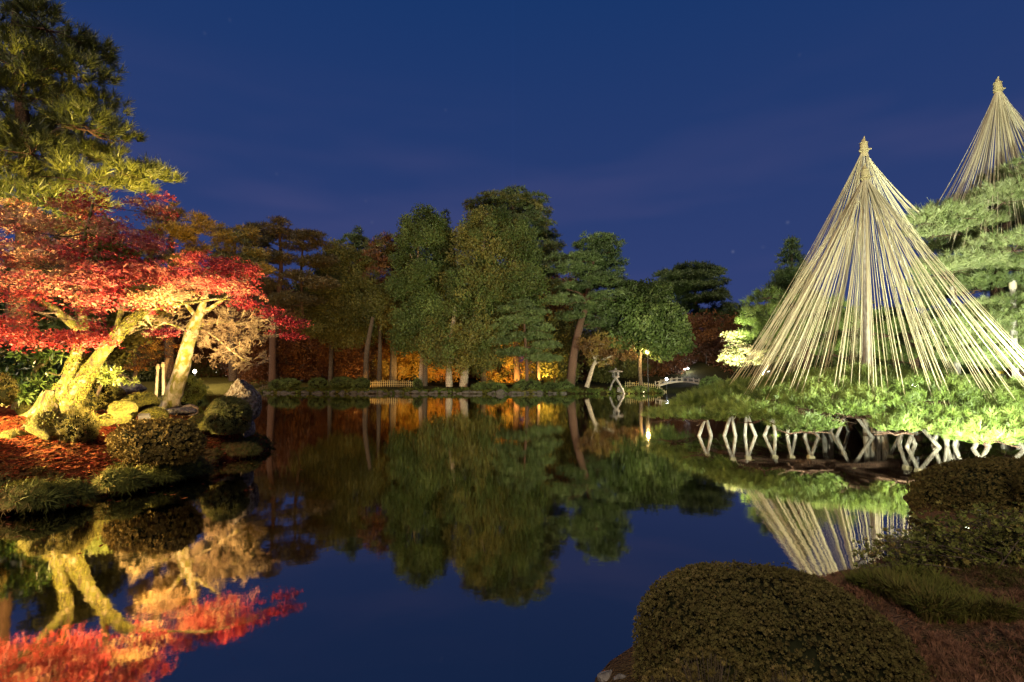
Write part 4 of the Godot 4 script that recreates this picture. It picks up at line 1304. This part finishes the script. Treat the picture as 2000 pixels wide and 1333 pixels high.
	for q in [[1845, 425, 50, 16], [1805, 430, 26, 12], [1890, 412, 50, 16], [1935, 388, 44, 18], [1985, 350, 50, 18], [2050, 330, 60, 22], [1960, 385, 50, 18], [2020, 385, 60, 18], [1820, 455, 36, 14], [1870, 450, 60, 16], [1940, 440, 60, 18], [2010, 430, 50, 18], [1850, 480, 40, 14], [1910, 480, 60, 16], [1980, 480, 60, 18], [1830, 530, 30, 14], [1870, 520, 54, 16], [1940, 525, 60, 18], [2010, 520, 50, 18], [1850, 555, 50, 14], [1920, 560, 60, 14], [1990, 565, 50, 14], [1830, 580, 34, 12], [2040, 580, 50, 20], [1880, 640, 44, 16], [1935, 630, 50, 14], [1990, 625, 44, 16], [1870, 672, 50, 16], [1930, 670, 60, 16], [1990, 680, 44, 20], [1900, 700, 54, 14], [1960, 715, 40, 12], [1850, 620, 30, 12], [1825, 640, 26, 14], [1805, 600, 24, 10], [1960, 600, 44, 14], [2005, 600, 40, 16], [1965, 652, 50, 16], [2010, 720, 50, 20], [1990, 655, 40, 16]]:
		lobes.append([q[0], q[1], q[2], q[3], 26.5 + rnd(-2.2, 2.2)])
	tree({name = "tall_roped_pine", label = "tall layered pine at the right edge under the highest rope cone", d = 26.5, bark = M.pine_bark, trunk = [[[1985, 770, 0.4], [1975, 680, 0.34], [1950, 600, 0.3], [1955, 500, 0.24], [1975, 400, 0.16], [1990, 340, 0.06]], [[1950, 600, 0.16], [1915, 590, 0.12], [1870, 600, 0.08]]],
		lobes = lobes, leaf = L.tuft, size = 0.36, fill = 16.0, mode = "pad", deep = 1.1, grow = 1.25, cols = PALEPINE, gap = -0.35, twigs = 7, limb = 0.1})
	for q in [[1984, 740, 1978, 545, 25.0, "tall white post at the right edge, propping the layered pine"], [1866, 640, 1862, 560, 27.0, "short grey prop below the gap in the layered pine"]]:
		var a := at(q[0], q[1], q[4])
		var b := at(q[2], q[3], q[4])
		var s := thing("pine_post", q[5], "post", a, "posts of the layered pine")
		g = Geo.new()
		g.tube(PackedVector3Array([Vector3(a.x, height(a.x, a.z) - 0.2, a.z), a, b]), PackedFloat32Array([0.14, 0.14, 0.12]), 10)
		part("pole", g.mesh(), s, M.wood)
		g = Geo.new()
		g.tube(PackedVector3Array([b - Vector3(0, 0.5, 0), b - Vector3(0, 0.2, 0)]), PackedFloat32Array([0.15, 0.15]), 10)
		part("rope_tie", g.mesh(), s, M.rope)
	# ---- pine behind the cone, pale lit maple, dark fir
	lobes = []
	for q in [[1500, 578, 26, 10], [1478, 590, 22, 9], [1530, 590, 30, 11], [1490, 612, 34, 11], [1540, 618, 36, 12], [1466, 632, 24, 10], [1510, 640, 40, 12], [1580, 610, 36, 14], [1620, 600, 34, 16], [1480, 660, 30, 10], [1545, 660, 44, 13], [1600, 645, 44, 14], [1450, 668, 20, 8], [1650, 640, 40, 16], [1690, 620, 36, 16], [1640, 690, 50, 16], [1590, 690, 40, 12], [1700, 680, 44, 18], [1740, 650, 40, 16], [1760, 700, 44, 16], [1800, 690, 40, 14], [1780, 640, 34, 16]]:
		lobes.append([q[0], q[1], q[2], q[3], 31.0 + rnd(-2, 2)])
	tree({name = "screened_pine", label = "green pine seen through the ropes of the nearer cone", d = 31.0, bark = M.pine_bark, trunk = [[[1572, 745, 0.22], [1574, 690, 0.2], [1560, 640, 0.16], [1540, 580, 0.06]], [[1690, 745, 0.25], [1690, 690, 0.2], [1680, 620, 0.08]], [[1790, 745, 0.25], [1785, 690, 0.2], [1770, 640, 0.08]]],
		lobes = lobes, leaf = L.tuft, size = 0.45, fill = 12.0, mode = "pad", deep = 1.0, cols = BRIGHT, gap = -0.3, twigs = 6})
	tree({name = "white_lit_maple", label = "low pale-lit maple with white-green leaves left of the rope cone's foot", d = 30.0, trunk = [[[1500, 752, 0.12], [1496, 715, 0.1], [1490, 690, 0.05]]],
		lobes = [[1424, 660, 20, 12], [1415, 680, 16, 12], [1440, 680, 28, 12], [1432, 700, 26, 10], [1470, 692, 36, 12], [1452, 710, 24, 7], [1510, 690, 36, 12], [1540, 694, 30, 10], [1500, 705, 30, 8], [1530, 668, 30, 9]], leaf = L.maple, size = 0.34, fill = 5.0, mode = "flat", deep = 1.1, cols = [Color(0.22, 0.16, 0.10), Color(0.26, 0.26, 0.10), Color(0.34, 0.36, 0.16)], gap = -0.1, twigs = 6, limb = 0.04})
	tree({name = "dark_fir", label = "dark fir spire rising behind the left ropes of the cones", d = 58.0, trunk = [[[1548, 745, 0.4], [1546, 600, 0.25], [1548, 460, 0.04]]], lobes = tiers(1547, 462, 660, 66, 18), leaf = L.far_tuft, size = 0.75, fill = 12.0, mode = "pad", cols = PINE, gap = -0.3})
	tree({name = "right_far_tree", label = "low dark tree between the lone flat pine and the dark fir", d = 84.0, trunk = [[[1450, 745, 0.3], [1450, 690, 0.2], [1452, 620, 0.08]]], lobes = [[1440, 618, 24, 14], [1465, 612, 20, 12], [1430, 640, 30, 18], [1470, 640, 34, 20], [1445, 670, 40, 20]], leaf = L.fine, size = 1.1, fill = 4.0, cols = PINE})
	var ins2 := Ins.new()
	for j in 40:
		var d2 := rnd(38, 48)
		fill(ins2, at(rnd(1500, 2150), rnd(650, 745), d2), Vector3(3.0, 1.8, 2.0), 200, 0.9, GREEN, "ball", -0.5)
	stuff("shaded_wood", ins2, L.fine, "dark wood in the shade behind the roped pines", "wood")
	# ---- rope cones
	cone("rope_cone", "nearest rope cone standing over the spreading pine, its white pole showing", at(1690, 350, 17.7), Vector3(12.25, 0.2, -17.7), 0.10, 0.14, 0.5, near_ends(), M.rope)
	cone("rope_cone", "second rope cone just behind the nearest one, its top slightly higher", at(1688, 296, 23.0), Vector3(15.8, 0.3, -23.0), 0.09, 0.17, 0.62, back_ends(), M.rope2)
	cone("rope_cone", "highest rope cone, over the tall layered pine at the right edge", at(1950, 178, 27.5), Vector3(26.2, 0.5, -27.5), 0.1, 0.22, 0.72, tall_ends(), M.rope)
	# ---- lamps
	var white := Color(0.97, 1.0, 0.88)
	flood("water_floodlight", "white floodlight on the near bank beyond the right clipped mound, lighting the spreading pine", Vector3(10.4, 1.05, -6.6), Vector3(10.2, 2.8, -17.5), white, 215.0, 52.0, 0.18)
	globe("pine_lamp", "small white lamp showing bright among the spreading pine's needles", at(1785, 752, 14.6), 0.3, white, 1.6, 0.07, 20.0)
	flood("shore_floodlight", "white floodlight on the shore behind the spreading pine aimed across the water", Vector3(12.3, 0.85, -23.4), Vector3(6, 9, -58), Color(1.0, 1.0, 0.82), 760.0, 34.0, 0.2)
	flood("cone_floodlight", "white floodlight on the shore aimed up into the tall layered pine", Vector3(21.0, 1.3, -21.0), Vector3(24.8, 11.0, -27.0), white, 30.0, 62.0, 0.2)
	flood("pine_floodlight", "white floodlight on the near bank aimed at the tall layered pine", Vector3(14.6, 1.25, -11.4), Vector3(25.6, 10.2, -26.7), white, 640.0, 34.0, 0.18)
	flood("prop_floodlight", "white floodlight just above the water behind the right clipped mound", Vector3(9.4, 0.34, -9.75), Vector3(10.6, 0.5, -16.5), white, 34.0, 60.0, 0.14)
	flood("maple_floodlight", "white floodlight under the pale-lit maple", at(1500, 726, 30.0), at(1470, 660, 30.0), Color(1.0, 1.0, 0.92), 15.0, 75.0, 0.18)
	flood("screen_floodlight", "white floodlight at the foot of the pine behind the ropes", Vector3(17.4, 1.0, -25.5), Vector3(18.5, 6, -31), white, 26.0, 66.0, 0.18)
	flood("bush_floodlight", "white floodlight glinting through the sparse azalea bush", at(1890, 1030, 5.6), at(1890, 1030, 5.6) + Vector3(-1.5, 0.9, 0.9), white, 0.9, 70.0, 0.035)


func near_ends() -> Array:
	var o := []
	for k in 158:
		var a := rnd(0, TAU)
		var q := sqrt(rnd(0.10, 1.0))
		if rng.randf() < 0.25:
			q = rnd(0.8, 1.0)
		o.append(Vector3(12.2 + cos(a) * 5.6 * q, 0.60 + 1.28 * (1.0 - pow(q, 2.0)), -17.6 + sin(a) * 4.9 * q))
	return o


func back_ends() -> Array:
	var o := []
	for k in 40:
		o.append(at(rnd(1450, 1640), rnd(690, 735), rnd(21, 26)))
	for k in 16:
		o.append(at(rnd(1782, 1800), rnd(412, 432), rnd(24, 25.5)))
	for k in 12:
		o.append(at(rnd(1775, 1850), rnd(480, 520), rnd(24, 26)))
	for k in 24:
		o.append(at(rnd(1640, 1850), rnd(690, 730), rnd(20, 27)))
	return o


func tall_ends() -> Array:
	var o := []
	for k in 92:
		var px := rnd(1822, 2030)
		o.append(at(px, lerpf(400, 360, clampf((px - 1836) / 150.0, 0, 1)) + rnd(-6, 14), rnd(25.5, 29)))
	for k in 40:
		var px := rnd(1850, 2060)
		o.append(at(px, rnd(410, 500), rnd(24.5, 26)))
	for k in 50:
		o.append(at(rnd(2000, 2140), rnd(360, 480), rnd(25, 30)))
	return o


func cone(called: String, label: String, top: Vector3, foot: Vector3, r0: float, r1: float, cap: float, ends: Array, mat: Material) -> void:
	var root := thing(called, label, "rope cone", foot, "rope cones that guard the pines against snow")
	var g := Geo.new()
	g.tube(PackedVector3Array([foot, foot.lerp(top, 0.33), foot.lerp(top, 0.66), top]), PackedFloat32Array([r1, r1 * 0.95, r1 * 0.8, r0 * 0.8]), 12)
	part("pole", g.mesh(), root, M.wood)
	g = Geo.new()
	var b := foot + Vector3(0.12, 1.55, 0.1)
	g.tube(PackedVector3Array([b, b + Vector3(0, 0.14, 0)]), PackedFloat32Array([r1 + 0.09, r1 + 0.09]), 12)
	part("yellow_tie", g.mesh(), root, M.yellow_band)
	# straw cap with its bindings and knots
	g = Geo.new()
	var s := cap
	g.lathe(top, [Vector2(0.30 * s, -0.45 * s), Vector2(0.24 * s, -0.1 * s), Vector2(0.26 * s, 0.0), Vector2(0.27 * s, 0.35 * s), Vector2(0.24 * s, 0.62 * s), Vector2(0.15 * s, 0.78 * s), Vector2(0.10 * s, 0.95 * s), Vector2(0.001, 0.98 * s)], 16)
	var fin := part("straw_cap", g.mesh(), root, M.straw)
	for h in [-0.02, 0.18, 0.64]:
		g = Geo.new()
		var prof := []
		for k in 7:
			var a := PI * k / 6.0 - PI / 2.0
			prof.append(Vector2((0.26 + cos(a) * 0.05) * s * (1.0 if h < 0.5 else 0.9), (h + sin(a) * 0.035) * s))
		g.lathe(top, prof, 16)
		var bd := MeshInstance3D.new()
		bd.name = "binding"
		bd.mesh = g.mesh()
		bd.material_override = M.straw
		fin.add_child(bd, true)
	for q in [Vector3(-0.34, -0.03, 0.1), Vector3(0.34, 0.14, 0.1), Vector3(0.02, 0.98, 0.05)]:
		g = Geo.new()
		var p: Vector3 = top + q * s
		var d: Vector3 = Vector3(q.x, 0.1 if q.y < 0.5 else 0.5, 0.1).normalized()
		g.tube(PackedVector3Array([p - d * 0.16 * s, p, p + d * 0.14 * s]), PackedFloat32Array([0.035 * s, 0.06 * s, 0.045 * s]), 7)
		var kn := MeshInstance3D.new()
		kn.name = "knot"
		kn.mesh = g.mesh()
		kn.material_override = M.straw
		fin.add_child(kn, true)
	var from := top - Vector3(0, 0.12 * s, 0)
	for e in ends:
		var dir: Vector3 = e - from
		var a := from + Vector3(dir.x, 0, dir.z).normalized() * 0.22 * s
		dir = e - a
		var p := MeshInstance3D.new()
		p.name = "rope"
		p.mesh = rope_mesh
		p.material_override = mat if rng.randf() < 0.7 else M.rope2
		var bx := Vector3.DOWN - dir.normalized() * Vector3.DOWN.dot(dir.normalized())
		bx = bx.normalized()
		var bs := Basis(bx, dir, bx.cross(dir.normalized()))
		var w := rnd(0.0072, 0.0105) * (1.0 if top.y < 11.0 else 1.25)
		p.transform = Transform3D(Basis(bs.x * w, dir, bs.z * w), a - foot)
		root.add_child(p, true)


func far_shore() -> void:
	# ---- edging stones
	for k in 64:
		var px := 496.0 + k * 9.6 + rnd(-3, 3)
		var c := on(px, 768, 0.0)
		var best := c
		for j in 60:
			var z := -50.0 - j * 0.15
			var x := c.x / -c.z * -z
			if shore(x, z) > 0.0:
				best = Vector3(x, 0.1, z)
				break
		var r := rnd(0.18, 0.5)
		rock("edging_stone", "grey stone in the row edging the far waterline", best + Vector3(0, rnd(-0.08, 0.06), rnd(-0.3, 0.1)), Vector3(r, r * rnd(0.35, 0.7), r * 0.8), M.dark_stone, 7, "stones edging the far shore")
	var gi := Ins.new()
	for j in 9000:
		var x := rnd(-30, 18)
		var z := rnd(-60, -53)
		var s := shore(x, z)
		if s < -0.05 or s > 2.5 * (0.5 + gap_noise.get_noise_2d(x * 4.0, z * 4.0)):
			continue
		gi.add(turned(Vector3(rnd(-0.5, 0.5), 1, rnd(-0.5, 0.5)), rnd(0.15, 0.42)), Vector3(x, height(x, z) - 0.03, z), pick(GREEN + OLIVE, Vector3(x, 0, z)))
	stuff("shore_grass", gi, L.sedge, "grass and low cover along the far waterline", "grass")
	# ---- clipped shrubs
	var k := 0
	for q in [[565, 750, 20, 9], [622, 750, 18, 10], [668, 748, 22, 10], [706, 751, 17, 11], [816, 753, 9, 12], [955, 760, 34, 9], [1030, 756, 26, 13], [1075, 762, 20, 9], [1105, 762, 16, 10], [1440, 755, 22, 14], [1390, 750, 22, 12], [1250, 762, 18, 6], [540, 752, 14, 9], [1212, 763, 10, 5]]:
		var d := 56.0 if q[0] < 1300 else 46.0
		var c := at(q[0], q[1], d)
		var r: Vector3 = Vector3(q[2], q[3], q[2] * 0.8) * d / FOCAL
		c.y = maxf(c.y, height(c.x, c.z) + r.y * 0.4)
		shrub("shore_shrub", ["clipped shrub left of the pair by the reddish fence", "dark green clipped shrub right of the reddish fence gap", "wide clipped shrub left of the lit bamboo fence", "round clipped shrub at the left end of the lit bamboo fence", "small round shrub at the right end of the bamboo fence", "long low shrub right of the massive evergreen's trunks", "tall clipped shrub at the foot of the drooping pine", "low shrub left of the leaning pine's foot", "small shrub at the leaning pine's foot", "clipped shrub right of the little bridge", "dark shrub at the right end of the little bridge", "low lit shrub right of the stone lantern", "small shrub at the left end of the far shore", "tiny lit shrub between the lantern's legs"][k], c, r, L.broad, 0.16 if q[0] < 1200 else 0.14, 1.1, GREEN, "clipped shrubs on the far shore", 0.08)
		k += 1
	# ---- fences
	fence("bamboo_fence", "low bamboo picket fence catching warm light on the far shore", Vector2(-17.2, -58.6), Vector2(-11.2, -59.6), 26, M.straw)
	fence("bamboo_fence", "short reddish picket fence at the far shore's left end", Vector2(-30.0, -58.5), Vector2(-25.6, -57.6), 14, M.dark_wood)
	fence("bamboo_fence", "low picket fence between the stone lantern and the little bridge", Vector2(12.8, -58.4), Vector2(18.0, -59.6), 20, M.straw)
	flood("fence_floodlight", "small warm floodlight behind the shrub at the bamboo fence", Vector3(-17.6, 0.85, -57.2), Vector3(-13.5, 1.2, -59.5), Color(1.0, 0.72, 0.3), 10.0, 55.0, 0.16)
	# ---- stone lantern with two curved legs
	var c := on(1205, 768, 0.0)
	c = Vector3(c.x * 54.2 / -c.z, 0, -54.2)
	var root := thing("stone_lantern", "stone lantern on two curved legs standing at the water's edge", "lantern", c)
	var top := c + Vector3(-0.1, 1.66, 0)
	for q in [[-0.72, 0.15, 0.35], [0.92, -0.5, 0.0]]:
		var g := Geo.new()
		var f: Vector3 = c + Vector3(q[0], q[1] if q[1] < 0 else q[2], 0.1 * q[0])
		var mid: Vector3 = top.lerp(f, 0.5) + Vector3(signf(q[0]) * 0.05, 0.10, 0)
		g.tube(smooth_path([top, mid, f], 6), path_radii([0.13, 0.10, 0.11], 6), 8)
		part("leg", g.mesh(), root, M.stone)
	var g := Geo.new()
	g.lathe(top, [Vector2(0.12, -0.05), Vector2(0.42, 0.10), Vector2(0.44, 0.2), Vector2(0.05, 0.22)], 6)
	part("platform", g.mesh(), root, M.stone)
	g = Geo.new()
	for j in 6:
		var a := TAU * j / 6.0
		var p := top + Vector3(cos(a) * 0.3, 0.43, -sin(a) * 0.3)
		g.box(p, Vector3(0.1, 0.44, 0.1), Basis(Vector3.UP, a))
	part("firebox", g.mesh(), root, M.stone)
	g = Geo.new()
	g.lathe(top, [Vector2(0.2, 0.63), Vector2(0.78, 0.62), Vector2(0.82, 0.70), Vector2(0.45, 0.80), Vector2(0.12, 0.86), Vector2(0.09, 0.9), Vector2(0.13, 0.96), Vector2(0.07, 1.04), Vector2(0.001, 1.06)], 6)
	part("roof", g.mesh(), root, M.stone)
	flood("lantern_floodlight", "bright floodlight at the waterline right of the stone lantern", c + Vector3(2.75, 0.22, 0.35), c + Vector3(0.0, 1.5, 0), Color(1.0, 0.9, 0.72), 26.0, 50.0, 0.14)
	rock("lantern_rock", "pale block of stone between the lantern's legs", c + Vector3(0.45, 0.35, -0.5), Vector3(0.4, 0.4, 0.35), M.stone, 8)
	# ---- little arched bridge
	var a := at(1284, 754, 57.5)
	var b := at(1372, 752, 57.5)
	root = thing("arched_bridge", "little arched wooden footbridge with a low railing at the back of the pond", "bridge", Vector3(a.x, 0.4, a.z))
	var arc := func(t: float) -> Vector3: return a.lerp(b, t) + Vector3(0, 0.42 * (1.0 - pow(2.0 * t - 1.0, 2.0)), 0)
	for j in 16:
		g = Geo.new()
		var p0: Vector3 = arc.call(j / 16.0)
		var p1: Vector3 = arc.call((j + 1) / 16.0)
		var dir := (p1 - p0).normalized()
		g.box((p0 + p1) * 0.5, Vector3(p0.distance_to(p1) * 0.96, 0.14, 1.6), Basis(dir, Vector3(0, 0, 1).cross(dir), Vector3(0, 0, 1)))
		part("plank", g.mesh(), root, M.wood)
	for z in [0.75, -0.75]:
		g = Geo.new()
		var pts := PackedVector3Array()
		var rr := PackedFloat32Array()
		for j in 17:
			pts.append(arc.call(j / 16.0) + Vector3(0, 0.36, z))
			rr.append(0.035)
		g.tube(pts, rr, 6)
		part("railing", g.mesh(), root, M.wood)
		for j in 9:
			g = Geo.new()
			var p: Vector3 = arc.call(j / 8.0) + Vector3(0, 0, z)
			g.tube(PackedVector3Array([p, p + Vector3(0, 0.52, 0)]), PackedFloat32Array([0.05, 0.045]), 6)
			part("railing_post", g.mesh(), root, M.wood)
	# ---- lamps over there
	globe("garden_lamp", "bright warm lamp under the blue-green tree, over the bridge's left end", at(1265, 688, 54.8), 0.2, Color(1.0, 0.82, 0.5), 26.0, 0.2, 30.0)
	globe("garden_lamp", "bluish-white lamp low at the left end of the little bridge", at(1302, 741, 60.0), 0.3, Color(0.9, 0.95, 1.0), 6.0, 0.15, 22.0)
	globe("garden_lamp", "left of two small white lamps on the knoll behind the bridge", at(1338, 721, 74.0), 1.5, Color(0.95, 0.97, 1.0), 5.0, 0.13, 12.0)
	globe("garden_lamp", "right of two small white lamps on the knoll behind the bridge", at(1344, 720, 75.0), 1.5, Color(0.95, 0.97, 1.0), 5.0, 0.13, 12.0)


func fence(called: String, label: String, p0: Vector2, p1: Vector2, n: int, mat: Material) -> void:
	var root := thing(called, label, "fence", Vector3(p0.x, height(p0.x, p0.y), p0.y), "low fences of the far shore")
	for k in n:
		var q := p0.lerp(p1, (k + 0.5) / n)
		var y := height(q.x, q.y)
		var g := Geo.new()
		var h := rnd(0.62, 0.78)
		g.tube(PackedVector3Array([Vector3(q.x, y - 0.1, q.y), Vector3(q.x + rnd(-0.02, 0.02), y + h, q.y)]), PackedFloat32Array([0.04, 0.036]), 6)
		part("picket", g.mesh(), root, mat)
	for h in [0.22, 0.5]:
		var g := Geo.new()
		var pts := PackedVector3Array()
		var rr := PackedFloat32Array()
		for j in 9:
			var q := p0.lerp(p1, j / 8.0)
			pts.append(Vector3(q.x, height(q.x, q.y) + h, q.y + 0.06))
			rr.append(0.028)
		g.tube(pts, rr, 6)
		part("rail", g.mesh(), root, mat)


func foreground() -> void:
	var az := [Color(0.05, 0.036, 0.013), Color(0.08, 0.072, 0.022), Color(0.125, 0.095, 0.035)]
	shrub("clipped_mound", "large clipped azalea mound at the lower right beside the water", Vector3(1.45, 0.26, -3.05), Vector3(0.71, 0.55, 0.60), L.rosette, 0.016, 1.9, az, "clipped mounds on the near bank", 0.05, "shrub", 0.72)
	shrub("clipped_mound", "clipped azalea mound at the right edge in front of the propped pine", Vector3(7.75, 0.22, -7.3), Vector3(1.9, 0.56, 1.15), L.rosette, 0.03, 1.4, az, "clipped mounds on the near bank", 0.05, "shrub", 0.85)
	shrub("clipped_mound", "dark mound cut by the right edge of the view, its rim lit", Vector3(6.78, 0.62, -6.2), Vector3(0.62, 0.6, 0.5), L.rosette, 0.03, 1.4, az, "clipped mounds on the near bank", 0.05)
	# sparse azalea bush: stems from several feet, rosettes at the ends
	var root := thing("azalea_bush", "sparse open azalea bush leaning over the water between the two mounds", "bush", Vector3(4.4, 0.3, -4.9))
	var g := Geo.new()
	var ins := Ins.new()
	for k in 120:
		var a := Vector3(rnd(3.8, 5.2), 0.25, rnd(-5.2, -4.3))
		var e := at(rnd(1690, 2040), 0, 5.0)
		var px := rnd(1672, 2060)
		var low: float = lerpf(1060, 985, clampf((px - 1672) / 160.0, 0, 1))
		e = at(px, rnd(low, 1140), rnd(4.4, 5.6))
		if e.distance_to(a) > 1.5:
			a = e + (a - e).normalized() * 1.2
			a.y = minf(a.y, 0.3)
		var m := a.lerp(e, 0.55) + Vector3(rnd(-0.08, 0.08), 0.08, rnd(-0.08, 0.08))
		var path := smooth_path([a, m, e], 4)
		g.tube(path, path_radii([0.007, 0.005, 0.003], 4), 4, false)
		for j in 26:
			var t := rnd(0.3, 1.0)
			var q: Vector3 = path[int(t * (path.size() - 1))]
			var off := ball() * rnd(0.02, 0.16) * (0.6 + t * 0.5)
			if j < 12:
				g.tube(PackedVector3Array([q, q + off]), PackedFloat32Array([0.003, 0.0018]), 3, false)
			ins.add(turned(off + Vector3(0, 0.08, 0) + ball() * 0.05, rnd(0.026, 0.05)), q + off, pick([Color(0.08, 0.085, 0.02), Color(0.14, 0.16, 0.04), Color(0.20, 0.15, 0.045)], q * 6.0))
	part("stems", g.mesh(), root, M.bark)
	leaves("foliage", ins, L.rosette, root)
	# sprigs rising into the lower edge of the view
	var k := 0
	for q in [[1390, 1330, 0.16, 2.2], [1305, 1350, 0.10, 2.15], [1550, 1345, 0.10, 2.1]]:
		var c := at(q[0], q[1], q[3])
		root = thing("azalea_sprig", ["tallest yellowish sprig at the bottom edge in front of the large mound", "leftmost small sprig at the bottom edge", "rightmost small sprig at the bottom edge"][k], "sprig", Vector3(c.x, c.y - 0.3, c.z), "sprigs at the lower edge")
		k += 1
		ins = Ins.new()
		g = Geo.new()
		for j in 120:
			var e := ball() * Vector3(q[2], q[2] * 0.6, q[2])
			g.tube(PackedVector3Array([c - Vector3(0, 0.3, 0), c + e * 0.9]), PackedFloat32Array([0.002, 0.001]), 3, false)
			ins.add(turned(e + Vector3(0, 0.06, 0), rnd(0.014, 0.024)), c + e, pick([Color(0.07, 0.055, 0.015), Color(0.13, 0.10, 0.03), Color(0.17, 0.12, 0.05)], c + e * 8.0))
		part("stems", g.mesh(), root, M.bark)
		leaves("foliage", ins, L.rosette, root)
	# stones at the near edge
	k = 0
	for q in [[1738, 1112, 5.2, 0.10, 0.07], [1700, 1108, 5.3, 0.06, 0.04], [1775, 1118, 5.1, 0.08, 0.05], [1790, 1135, 4.8, 0.10, 0.05], [1925, 1125, 4.6, 0.07, 0.09], [1188, 1325, 3.4, 0.07, 0.05], [1215, 1330, 3.3, 0.06, 0.05], [1680, 1102, 5.4, 0.05, 0.04]]:
		var c := at(q[0], q[1], q[2])
		rock("edge_stone", ["rounded brown stone just behind the large mound", "small stone left of the rounded brown one", "flat stone right of the rounded brown one", "low stone in front of the azalea bush's stems", "upright stone among the azalea bush's stems", "wet stone at the left foot of the large mound", "wet stone tucked against the large mound's left foot", "smallest stone at the water by the sparse bush"][k], c, Vector3(q[3], q[4], q[3] * 0.8), M.stone, 7, "stones of the near shore")
		k += 1
	# dry grass
	var gi := Ins.new()
	for j in 26000:
		var x := rnd(1.9, 6.4)
		var z := rnd(-5.6, -1.6)
		if shore(x, z) < 0.15:
			continue
		var t := gap_noise.get_noise_2d(x * 10.0, z * 10.0)
		if t < rnd(-0.7, 0.1):
			continue
		gi.add(turned(Vector3(rnd(-0.6, 0.6), 1, rnd(-0.6, 0.6)), rnd(0.025, 0.06) * (1.5 if t > 0.25 else 1.0)), Vector3(x, height(x, z) - 0.005, z), pick([Color(0.06, 0.06, 0.016), Color(0.12, 0.065, 0.04), Color(0.19, 0.095, 0.06)], Vector3(x, 0, z) * 2.0))
	stuff("dry_grass", gi, L.grass, "short reddish dry grass on the near bank at the lower right", "grass")
	gi = Ins.new()
	for j in 900:
		var c := Vector3(rnd(2.75, 3.35), 0, rnd(-4.3, -3.5))
		gi.add(turned(Vector3(rnd(-0.3, 0.3), 1, rnd(-0.3, 0.3)), rnd(0.10, 0.2)), Vector3(c.x, height(c.x, c.z), c.z), pick([Color(0.05, 0.06, 0.012), Color(0.09, 0.10, 0.02), Color(0.10, 0.08, 0.025)], c * 4.0))
	stuff("green_grass", gi, L.grass, "tuft of longer green grass beside the large mound", "grass")
